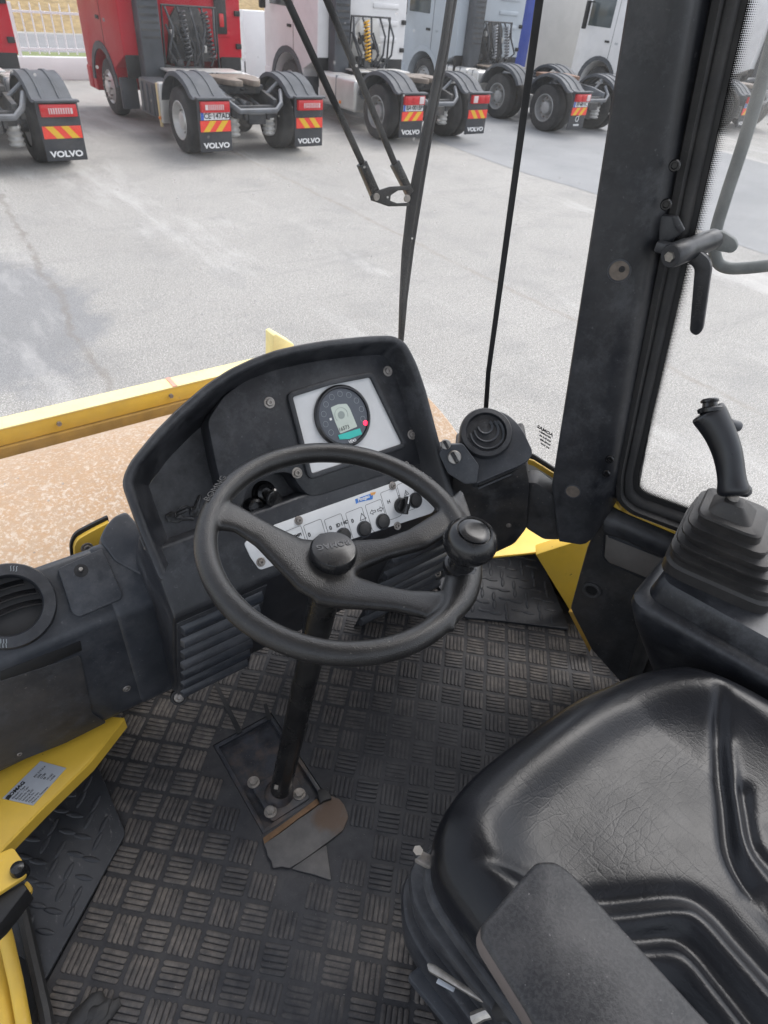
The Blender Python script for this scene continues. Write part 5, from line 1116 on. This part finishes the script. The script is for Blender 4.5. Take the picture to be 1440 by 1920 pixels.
# door window: rubber seal, black band, dotted fade, pane
SN = Vector((-.92, -.39, 0)).normalized(); su = Vector((.39, -.92, 0)).normalized()
SP = Pl((1.075, .525, 2.0), su, (0, 0, 1))
dw = thing('door_window', (1.1, .45, 2.0), 'large side window with thick black rubber seal on the right', 'window')
so = SP.poly([(1345, -60), (1245, 440), (1158, 880), (1156, 930), (1180, 955), (1330, 1012), (1520, 1088)]); si = SP.poly([(1402, -60), (1290, 440), (1186, 895), (1188, 922), (1206, 936), (1340, 984), (1520, 1052)])
def openband(name, A, B, w0, w1, mat, par, bev=0):
    rows = [[SP.P(*a_, w0), SP.P(*a_, w1), SP.P(*b_, w1), SP.P(*b_, w0)] for a_, b_ in zip(A, B)]; return obj(name, MB().loft(rows), mat, par, bev)
def dense(poly, r, k=5):
    out = [poly[0]]
    for i in range(1, len(poly)-1):
        p0, p1, p2 = Vector(poly[i-1]), Vector(poly[i]), Vector(poly[i+1]); t = min(r, (p0-p1).length*.45, (p2-p1).length*.45)
        A_, B_ = p1+(p0-p1).normalized()*t, p1+(p2-p1).normalized()*t; out += [tuple(A_*(1-s_)**2+p1*2*s_*(1-s_)+B_*s_*s_) for s_ in [j/k for j in range(k+1)]]
    out.append(poly[-1]); return out
so, si = dense(so, .03), dense(si, .02)
rows = []
for a_, b_ in zip(so, si):
    A_, B_ = Vector(a_), Vector(b_); rows.append([SP.P(*(A_+(B_-A_)*f_), w_) for f_, w_ in ((0, -.02), (0, .012), (.12, .02), (.40, .022), (.52, .010), (.62, .012), (.85, .009), (1, .0), (1, -.02))])
obj('rubber_seal', MB().loft(rows), M['rubber'], dw, ang=50)
s2 = dense(SP.poly([(1414, -60), (1300, 440), (1194, 898), (1197, 917), (1212, 928), (1345, 976), (1520, 1044)]), .02)
openband('black_band', si, s2, -.006, -.003, M['black'], dw)
s3 = dense(SP.poly([(1444, -60), (1322, 440), (1207, 895), (1210, 908), (1222, 917), (1355, 966), (1520, 1033)]), .02)
mbf = MB(); mbf.add([SP.P(*p_, -.004) for p_ in s2]+[SP.P(*p_, -.004) for p_ in s3], [(i, i+1, len(s2)+i+1, len(s2)+i) for i in range(len(s2)-1)])
fo = obj('dot_fade', mbf, M['frit'], dw, smooth=False); me = fo.data; uvl = me.uv_layers.new(name='UVMap'); L_ = [0]
for i in range(1, len(s2)): L_.append(L_[-1]+(Vector(s2[i])-Vector(s2[i-1])).length)
co = {}
for i in range(len(s2)): co[tuple(round(c_, 5) for c_ in SP.P(*s2[i], -.004))] = (0, L_[i]/L_[-1]*1.7); co[tuple(round(c_, 5) for c_ in SP.P(*s3[i], -.004))] = (1, L_[i]/L_[-1]*1.7)
for lp in me.loops:
    key = tuple(round(c_, 5) for c_ in me.vertices[lp.vertex_index].co); best = co.get(key) or min(co.items(), key=lambda kv_: sum((a_-b_)**2 for a_, b_ in zip(kv_[0], key)))[1]; uvl.data[lp.index].uv = best
q = SP.poly([(1402, -60), (1290, 440), (1186, 895), (1188, 922), (1340, 984), (1700, 1130), (1700, -60)], -.006); obj('pane', MB().add([SP.P(*p_, -.006) for p_ in q], [tuple(range(len(q)))]), M['glass2'], dw, smooth=False)
# frame strip and lower door panel
dr = thing('side_panel', (1.15, .4, 1.7), 'black inner door panel with a grey pocket cover below the side window', 'door panel')
openband('yellow_strip', SP.poly([(1146, 925), (1165, 956), (1330, 1020), (1520, 1098)]), SP.poly([(1150, 948), (1178, 962), (1330, 1026), (1520, 1108)]), -.02, .004, M['yellow'], dr)
q = SP.poly([(1130, 946), (1180, 966), (1330, 1030), (1560, 1120), (1560, 1400), (1215, 1400), (1172, 1290), (1108, 1218), (1069, 1142), (1083, 1090), (1100, 1028)]); obj('lower_panel', MB().prism(SP, q, -.04, .0), M['plastic_dusty'], dr, .006)
rows = []
for (p0, p1) in (((1138, 948), (1138, 998)), ((1180, 966), (1178, 1012)), ((1330, 1030), (1330, 1086)), ((1560, 1120), (1560, 1190))):
    A_, B_ = Vector(SP.q(*p0)), Vector(SP.q(*p1)); rows.append([SP.P(*(A_+(B_-A_)*f_), w_) for f_, w_ in ((0, 0), (.1, .018), (.3, .026), (.7, .026), (.95, .012), (1, 0))])
obj('top_rail', MB().loft(rows), M['plastic'], dr, ang=60)
pk = SP.poly([(1136, 1000), (1250, 1046), (1250, 1098), (1142, 1054), (1133, 1044)], .004); po = obj('pocket_cover', MB().prism(SP, rounded(pk, .006), .0, .006), M['pocket'], dr, .003)
pko = offset_poly(rounded(pk, .006), -.005); obj('pocket_rim', MB().ring(SP, pko, rounded(pk, .006), .0, .008), M['plastic'], dr, .001)
pk2 = SP.poly([(1140, 999), (1250, 1044), (1250, 1050), (1140, 1006)], .008); obj('pocket_lip', MB().prism(SP, pk2, .004, .011), M['plastic_grey'], dr, .002)
u, v = SP.q(1110, 1105); ho = obj('round_hole', MB().lathe(SP.P(u, v, .0), SP.n, [(.022, -.002), (.022, .006), (.018, .008), (.014, .006), (.013, .001), (0, .001)], 28), M['plastic_dusty'], dr); obj('hole_floor', MB().lathe(SP.P(u, v, .0015), SP.n, [(.013, 0), (.013, .0005), (0, .0005)], 20), M['black'], dr)
bolt(SP, 1127, 960, .005, dr, .01)
LB = Pl((1.20, .45, 1.5), su, (0, 0, 1)); q = LB.poly([(1066, 1146), (1076, 1146), (1110, 1210), (1106, 1222)]); obj('chipped_edge', MB().prism(LB, q, -.01, .003), M['yellow_dirty_shaded'], dr, .001)
obj('hose_cover', MB().tube([onz(1185, 1280, 1.50), onz(1200, 1235, 1.60), onz(1218, 1180, 1.70)], [.014, .017, .02], 14), M['rubber'], dr)

# window latch with lever
la = thing('window_latch', tuple(SP.at(1270, 470, .02)), 'black window latch with a hanging lever beside the pillar', 'latch')
q = SP.poly([(1237, 402), (1262, 403), (1284, 430), (1276, 440), (1262, 450), (1262, 478), (1228, 472), (1226, 455), (1236, 452)], .025); obj('bracket', MB().prism(SP, q, .018, .034), M['plastic'], la, .003)
q = SP.poly([(1262, 403), (1272, 404), (1285, 430), (1276, 438), (1266, 425)], .036); obj('bracket_rib', MB().prism(SP, q, .034, .042), M['plastic'], la, .002)
pA, pB = SP.at(1256, 481, .075), SP.at(1338, 448, -.03)
axd = (pB-pA).normalized()
obj('barrel', MB().lathe(pA, axd, [(.0, .001), (.0165, .001), (.0185, .004), (.0185, .04), (.0172, .042), (.0172, (pB-pA).length-.02), (.016, (pB-pA).length)], 28), M['plastic'], la)
obj('barrel_bolt', MB().lathe(pA-axd*.003, axd, [(.0, 0), (.008, 0), (.0085, .003), (.0085, .005)], 6), M['steel'], la)
obj('cross_arm', MB().box(pA+axd*.02-SP.u*.018+SP.v*.004, (.035, .016, .02), Matrix((SP.u, SP.v, SP.n)).transposed()), M['plastic'], la, .003)
LP = Pl(pA+axd*.052, SP.u, (0, 0, 1)); lp_ = LP.poly([(1284, 464), (1296, 456), (1330, 484), (1335, 500), (1318, 620), (1306, 630), (1293, 622), (1303, 500), (1284, 490)]); lev = obj('lever', MB().prism(LP, rounded(lp_, [.004, .006, .012, .012, .008, .008, .008, .01, .004], 4), -.012, .004), M['plastic'], la, .003)
la_, lb_ = Vector(LP.q(1316, 510, .005)), Vector(LP.q(1303, 615, .005)); ld_ = lb_-la_; text('lettering', 'ROMEG', LP.mat(*((la_+lb_)/2), .0045) @ Matrix.Rotation(math.atan2(ld_.y, ld_.x), 4, 'Z'), .0115, M['emboss'], lev, .0004, 1.2)
q = SP.poly([(1330, 440), (1352, 432), (1380, 450), (1384, 466), (1372, 476), (1338, 470)], -.03); obj('outer_pad', MB().prism(SP, rounded(q, .008), -.045, -.03), M['greytrim'], la, .004)

# outside mirror with rubber rim
MP = Pl(SP.o-SP.n*.14, SP.u, SP.v)
mi = thing('outer_pane', tuple(MP.at(1400, 300)), 'clear pane with a dusty grey rubber rim outside the side window at the right edge', 'window pane')
rim_px = [(1475, -40), (1446, 90), (1418, 190), (1392, 275), (1362, 365), (1342, 430), (1338, 470), (1346, 496), (1366, 504), (1400, 503), (1460, 496), (1560, 485), (1700, 470), (1760, 440), (1760, -40)]
obj('rim', MB().tube([MP.P(*p_) for p_ in rounded(MP.poly(rim_px), [.02]*len(rim_px), 3)], .0105, 12, closed=True), M['greytrim'], mi, ang=80)
q = MP.poly(rim_px); obj('glass', MB().add([MP.P(*p_, -.004) for p_ in q], [tuple(range(len(q)))]), M['glass3'], mi, smooth=False)
# wiper outside the screen
def wz(z): return 1.075
WPn = Pl((.9, 1.075, 2.1), (1, 0, 0), (0, .12, 1))
wi = thing('wiper', tuple(WPn.at(740, 365)), 'black double arm wiper parked upright outside the windscreen', 'wiper')
def bar(name, pts, w0, w1, wd, mat, par=wi):
    P_ = [Vector(WPn.q(*p_)) for p_ in pts]; A_, B_ = [], []
    for i, p_ in enumerate(P_):
        t = (P_[min(i+1, len(P_)-1)]-P_[max(0, i-1)]).normalized(); nn = Vector((-t.y, t.x)); h = wd[i] if isinstance(wd, list) else wd; A_.append(tuple(p_+nn*h)); B_.append(tuple(p_-nn*h))
    return obj(name, MB().prism(WPn, A_+B_[::-1], w0, w1), mat, par, .0015)
bar('wiper_arm', [(500, -80), (684, 320)], .0, .006, .0060, M['black'], wi); bar('wiper_arm', [(578, -80), (748, 330)], .0, .006, .0060, M['black'], wi)
bar('arm_end', [(676, 305), (702, 365)], -.004, .010, [.009, .010], M['column'], wi); bar('arm_end', [(738, 305), (766, 362)], -.004, .010, [.009, .008], M['column'], wi)
q = WPn.poly([(694, 368), (706, 358), (730, 350), (766, 348), (768, 356), (746, 357), (732, 366), (731, 376), (744, 381), (766, 380), (768, 386), (728, 387), (708, 380), (696, 376)], .012); obj('link_bracket', MB().prism(WPn, q, .010, .014), M['black'], wi, .001)
for p_ in ((705, 369), (763, 372)): u, v = WPn.q(*p_, .014); obj('pivot_bolt', MB().lathe(WPn.P(u, v, .012), WPn.n, [(.007, 0), (.007, .005), (.0, .005)], 14), M['steel_dull'], wi)
bar('blade_spine', [(852, -60), (830, 90), (806, 210), (785, 310), (772, 380), (760, 470), (754, 560), (751, 640)], -.004, .006, [.005, .006, .0075, .009, .0105, .008, .006, .005], M['black'], wi)
bar('blade_rubber', [(866, -60), (838, 110), (812, 240), (795, 340), (776, 460), (763, 560), (756, 640)], -.010, .000, [.0025, .003, .0032, .0032, .003, .003, .0025], M['rubber'], wi)

# ================================================================== JOYSTICK CONSOLE
AJ = R_(168); ja = Vector((math.sin(AJ), math.cos(AJ), 0)); jb = Vector((-ja.y, ja.x, 0)); jb = jb if jb.x > 0 else -jb
jz = 2.055; J0 = onz(1206, 1084, jz)         # front left corner of the box top
jc = thing('control_console', tuple(J0+ja*.15+jb*.1-Vector((0, 0, .3))), 'black armrest console carrying the joystick right of the seat', 'console')
def jring(z, o_l, o_f, o_r, r, L=.52, Wd=.27, skew=0.0):
    poly = rounded([(-o_f, -o_l), (L, -o_l), (L, Wd+o_r), (-o_f, Wd+o_r)], r, 5); return [J0+ja*a_+jb*b_+Vector((0, 0, z-jz)) for a_, b_ in poly]
b = MB(); b.loft([jring(1.70, -.11, -.14, -.06, .05), jring(1.80, -.07, -.06, -.03, .05), jring(1.93, -.012, -.012, 0, .04), jring(1.985, .006, .006, .004, .035), jring(2.000, .006, .006, .004, .035), jring(2.008, .0, .0, .0, .035), jring(2.012, -.014, -.012, -.01, .03), jring(2.042, -.018, -.016, -.014, .028), jring(2.052, -.024, -.022, -.02, .025)]); obj('box', b, M['plastic'], jc, ang=38)
J1 = onz(1238, 1066, 2.058); 
jl = thing('joystick', tuple(J1+ja*.09+jb*.09), 'black joystick with curved grip and ribbed rubber boot', 'joystick')
A2 = R_(160); ja2 = Vector((math.sin(A2), math.cos(A2), 0)); jb2 = Vector((-ja2.y, ja2.x, 0)); jb2 = jb2 if jb2.x > 0 else -jb2
cj = J1+ja2*.088+jb2*.088; cj.z = 0
topj = onz(1378, 940, 2.235); 
def bring(z, h, r, f):
    c_ = cj*(1-f)+Vector((topj.x, topj.y, 0))*f; poly = rounded([(-h, -h), (h, -h), (h, h), (-h, h)], r, 5); return [c_+ja2*a_+jb2*b_+Vector((0, 0, z)) for a_, b_ in poly]
prof = [(2.050, .090, 0), (2.072, .091, 0), (2.078, .086, .02), (2.088, .084, .05), (2.098, .088, .08), (2.103, .087, .1), (2.106, .074, .12), (2.116, .076, .18), (2.126, .081, .22), (2.130, .079, .25), (2.133, .066, .30), (2.143, .068, .36), (2.153, .072, .42), (2.157, .070, .46), (2.160, .057, .5), (2.170, .058, .56), (2.180, .062, .62), (2.184, .060, .66), (2.187, .047, .7), (2.197, .046, .76), (2.207, .048, .82), (2.211, .044, .86), (2.214, .032, .9), (2.226, .024, .96), (2.236, .014, 1)]
obj('boot', MB().loft([bring(z, h, h*.42, f_) for z, h, f_ in prof]), M['boot'], jl, ang=30)
shaft0, shaft1 = topj-Vector((0, 0, .03)), atd(1375, 915, .955)
obj('shaft', MB().cyl(topj-Vector((0, 0, .02)), atd(1376, 925, (topj-CP).dot(fw)), .0085, n=16), M['steel_dull'], jl)
Zj = (topj-CP).dot(fw)-.01
GP = [(1376, 932, .0205, .0215), (1375, 918, .0225, .024), (1373, 905, .0185, .020), (1370, 880, .0180, .020), (1366, 855, .0190, .021), (1358, 830, .0195, .022), (1347, 806, .0200, .023), (1334, 784, .0205, .0255), (1327, 773, .0200, .027), (1325, 770, .015, .022)]
rows = []; vdn = -fw
for i, (px, py, rw, rd_) in enumerate(GP):
    c_ = atd(px, py, Zj-.012*(i/9)); a_ = atd(*GP[max(0, i-1)][:2], Zj); d_ = atd(*GP[min(len(GP)-1, i+1)][:2], Zj); t = (d_-a_).normalized(); sd = t.cross(vdn).normalized(); nn = sd.cross(t)
    rows.append([c_+sd*math.cos(s_)*rd_*1.0+nn*math.sin(s_)*rw for s_ in [2*math.pi*k/20 for k in range(20)]])
go_ = obj('grip', MB().loft(rows), M['grip'], jl, ang=60); ss = go_.modifiers.new('sub', 'SUBSURF'); ss.levels = ss.render_levels = 1
cf_ = atd(1392, 915, Zj); obj('grip_flare', MB().lathe(cf_-Vector((0, 0, .006)), (0.1, 0, 1), [(.006, -.006), (.013, -.002), (.015, .004), (.012, .010), (.004, .014)], 20), M['grip'], jl)
tb = atd(1332, 768, Zj-.014); tdir = (atd(1331, 755, Zj-.014)-tb).normalized()
obj('thumb_button', MB().lathe(tb, tdir, [(.017, -.004), (.018, .001), (.016, .003), (.011, .004), (.010, .010), (.0125, .011), (.0125, .014), (.010, .016), (0, .016)], 24), M['plastic_smooth'], jl)
sb = atd(1385, 800, Zj+.012); obj('side_button', MB().lathe(sb, (rt-up*.3), [(.008, -.014), (.008, .0), (.006, .003), (0, .003)], 16), M['plastic_grey'], jl)

# ================================================================== SEAT
SZ0 = 1.975; SF = Pl((0, 0, SZ0), (1, 0, 0), (0, 1, 0))
se_ = thing('driver_seat', (.59, -.05, FZ), 'black wrinkled leather operator seat with moulded pleats and armrest', 'seat')
sil = [(.312, -.40), (.306, -.2), (.300, .0), (.297, .10), (.299, .165), (.315, .200), (.352, .228), (.42, .246), (.50, .250), (.58, .250), (.66, .245), (.74, .226), (.80, .196), (.845, .155), (.872, .10), (.888, .03), (.893, -.1), (.893, -.25), (.890, -.40)]
def catmull(P_, k):
    out = []
    for i in range(len(P_)-1):
        for t in range(k):
            p0, p1, p2, p3 = [Vector(P_[max(0, min(len(P_)-1, i+j))]) for j in (-1, 0, 1, 2)]; s_ = t/k
            out.append(.5*((2*p1)+(p2-p0)*s_+(2*p0-5*p1+4*p2-p3)*s_*s_+(3*p1-p0-3*p2+p3)*s_**3))
    out.append(Vector(P_[-1])); return out
def pdist(p, line):
    best = 9; 
    for i in range(len(line)-1):
        a_, c_ = line[i], line[i+1]; d_ = c_-a_; t = max(0, min(1, (p-a_).dot(d_)/d_.length_squared)); best = min(best, (p-a_-d_*t).length)
    return best
def sq(pts): return catmull([SF.q(*p_) for p_ in pts], 4)
rightg = sq([(1336, 1312), (1352, 1400), (1362, 1500), (1370, 1590), (1396, 1650), (1450, 1722), (1520, 1810)])
rightr = sq([(1362, 1400), (1382, 1500), (1394, 1585), (1420, 1632), (1470, 1690), (1540, 1770)])
rightg2 = sq([(1398, 1480), (1408, 1560), (1425, 1600), (1470, 1650), (1540, 1730)])
gB = sq([(1010, 1685), (1080, 1694), (1200, 1686), (1285, 1684), (1335, 1712), (1385, 1768), (1460, 1850), (1560, 1960)])
rB = sq([(1060, 1712), (1150, 1722), (1270, 1712), (1310, 1730), (1360, 1785), (1440, 1876), (1540, 1990)])
gC = sq([(1100, 1762), (1200, 1762), (1262, 1755), (1300, 1776), (1350, 1835), (1420, 1920), (1500, 2010)])
rC = sq([(1120, 1796), (1230, 1790), (1285, 1806), (1330, 1860), (1400, 1950), (1470, 2040)])
gD = sq([(1140, 1836), (1220, 1834), (1268, 1850), (1310, 1900), (1380, 1990)])
lf = sq([(905, 1640), (940, 1655), (985, 1668), (1040, 1690)])
gcx, gcy = .595, -.08
ringpts = catmull(sil, 5); nS = len(ringpts)
def seat_h(p, f):
    """height above SZ0 at plan point p, f = 0 centre .. 1 rim"""
    e = f; h = .0
    d_front = p.y
    h += .012*math.exp(-((e-.86)/.09)**2)                       # rolled rim bead
    h -= .020*math.exp(-((e-.66)/.28)**2)*.5                    # dish behind the rim
    h += -.10*max(0, e-.90)**2*16                                # rounding down at the rim
    h += .030*max(0, min(1, (p.x-.70)/.12))*math.exp(-((p.x-.80)/.13)**2)     # right bolster
    h += .012*math.exp(-((p.x-.36)/.05)**2)
    def g_(line, s_): return math.exp(-(pdist(p, line)/s_)**2)
    fade = max(0, min(1, (1-e)/.25))
    h += fade*(-.011*g_(rightg, .010)+.006*g_(rightr, .010)-.008*g_(rightg2, .009))
    h += fade*(-.010*g_(gB, .014)+.011*g_(rB, .017)-.011*g_(gC, .013)+.011*g_(rC, .017)-.010*g_(gD, .013))
    h += fade*.006*g_(lf, .012)-fade*.005*g_([q_+Vector((.004, .016)) for q_ in lf], .012)
    return h
# dense grid inside the outline
rings_ = []; KF = [0, .04, .08]+[.08+.92*(k+1)/46 for k in range(46)]
b = MB(); vid = {}
ctr = Vector((gcx, gcy))
fullring = ringpts + [Vector((.89-(.58)*k/10, -.40)) for k in range(1, 10)]
dn = []
for i in range(len(fullring)):
    a_, c_ = fullring[i], fullring[(i+1) % len(fullring)]
    dn += [a_, a_*.5+c_*.5]
fullring = dn
rows = []
for f in KF[1:]:
    rows.append([Vector((*(ctr+(p_-ctr)*f), SZ0+seat_h(ctr+(p_-ctr)*f, f))) for p_ in fullring])
edge_z = [r_.z for r_ in rows[-1]]
for dz_, sc_2 in ((-.018, 1.012), (-.040, 1.014), (-.062, 1.006), (-.080, .985), (-.088, .95)):
    rows.append([Vector((*(ctr+(p_-ctr)*sc_2), SZ0-.016+dz_)) for p_ in fullring])
b.loft(rows, True, True); cu_ = obj('cushion', b, M['leather'], se_, ang=80)
# pan and suspension housings below
def shell(name, px, z0, z1, mat, inset=.01):
    P_ = Pl((0, 0, z1), (1, 0, 0), (0, 1, 0)); q = P_.poly(px); q = [tuple(p_) for p_ in q]; q += [(.86, q[-1][1]), (.88, .16), (.80, .22), (.55, .235)]
    q = rounded(q, .03, 4); mb = MB(); a = sum(q[i-1][0]*q[i][1]-q[i][0]*q[i-1][1] for i in range(len(q))); q = q if a > 0 else q[::-1]; qi = offset_poly(q, inset)
    mb.loft([[Vector((x_, y_, z0)) for x_, y_ in qi], [Vector((x_, y_, z1-.012)) for x_, y_ in q], [Vector((x_, y_, z1-.003)) for x_, y_ in offset_poly(q, .003)], [Vector((x_, y_, z1)) for x_, y_ in offset_poly(q, .009)]]); return obj(name, mb, mat, se_, ang=40)
shell('seat_pan', [(845, 1565), (800, 1595), (792, 1640), (805, 1690), (850, 1760), (990, 1950), (1080, 2080)], 1.85, 1.885, M['plastic'])
shell('upper_housing', [(815, 1580), (775, 1612), (766, 1640), (772, 1690), (800, 1740), (900, 1870), (1050, 2060)], 1.76, 1.83, M['plastic'])
shell('lower_housing', [(800, 1600), (758, 1645), (752, 1680), (756, 1730), (790, 1795), (860, 1890), (980, 2050)], 1.64, 1.735, M['plastic'])
shell('seat_base', [(830, 1610), (800, 1650), (790, 1700), (800, 1760), (830, 1820), (900, 1930), (1000, 2060)], FZ+.001, 1.66, M['black'])
# bolt latch at the front left of the pan, levers
q = onz(796, 1612, 1.885); obj('pan_latch', MB().box(q, (.016, .024, .012), Matrix.Rotation(.5, 3, 'Z')), M['steel_dull'], se_, .003)
obj('latch_bolt', MB().cyl(q+Vector((-.006, .01, .008)), q+Vector((-.006, .01, .018)), .007, n=6), M['chrome'], se_)
l0, l1 = onz(812, 1818, 1.80), onz(925, 1890, 1.82)
LV = Pl(l0, (l1-l0), Vector((0, 0, 1)).cross(l1-l0)); ll = (l1-l0).length
obj('silver_lever', MB().prism(LV, rounded([(-.004, -.006), (ll, -.0022), (ll, .0022), (.0, .005), (-.010, .002)], .004), .0, .006), M['steel'], se_, .0015)
obj('lever_tag', MB().prism(LV, [(.012, -.013), (.036, -.011), (.036, -.006), (.012, -.007)], .004, .0065), M['sticker'], se_, .0005)
k0 = onz(938, 1893, 1.83); obj('lever_knob', MB().tube([k0-Vector((.0, .0, .008)), k0+Vector((.004, -.004, .012)), k0+Vector((.02, -.03, .014)), k0+Vector((.035, -.055, .010))], [.011, .013, .010, .012], 14), M['rubber'], se_)
c0 = onz(905, 1902, 1.80); obj('cast_arm', MB().tube([onz(888, 1910, 1.79), c0, onz(932, 1893, 1.81)], [.008, .007, .008], 10), M['steel'], se_)
t0, t1 = onz(792, 1822, 1.66), onz(900, 1950, 1.66); LV2 = Pl(t0, (t1-t0), Vector((0, 0, 1)).cross(t1-t0)); l2 = (t1-t0).length
obj('adjuster_bar', MB().prism(LV2, rounded([(-.012, -.022), (l2+.05, -.022), (l2+.05, .014), (-.006, .012)], .008), -.012, .006), M['plastic_grey'], se_, .004)
# bellows bracket behind console on the right
# armrest pad
AZ_ = 2.135; AP = Pl((0, 0, AZ_), (1, 0, 0), (0, 1, 0))
q = AP.poly([(1008, 1612), (1042, 1612), (1072, 1632), (1200, 1772), (1345, 1930), (1480, 2080), (1110, 2120), (990, 1895), (903, 1757), (903, 1732)]); q = rounded(q, [.006, .006, .008, .004, .004, .01, .01, .004, .008, .006], 4)
a = sum(q[i-1][0]*q[i][1]-q[i][0]*q[i-1][1] for i in range(len(q))); q = q if a > 0 else q[::-1]
b = MB(); b.loft([[Vector((x_, y_, AZ_-.050)) for x_, y_ in offset_poly(q, .006)], [Vector((x_, y_, AZ_-.030)) for x_, y_ in q], [Vector((x_, y_, AZ_-.007)) for x_, y_ in q]], True, False); obj('armrest_core', b, M['armside'], se_, ang=40)
b = MB(); b.loft([[Vector((x_, y_, AZ_-.0072)) for x_, y_ in q], [Vector((x_, y_, AZ_-.0025)) for x_, y_ in offset_poly(q, .0015)], [Vector((x_, y_, AZ_)) for x_, y_ in offset_poly(q, .005)]], True, True); obj('armrest_pad', b, M['armrest'], se_, ang=40)
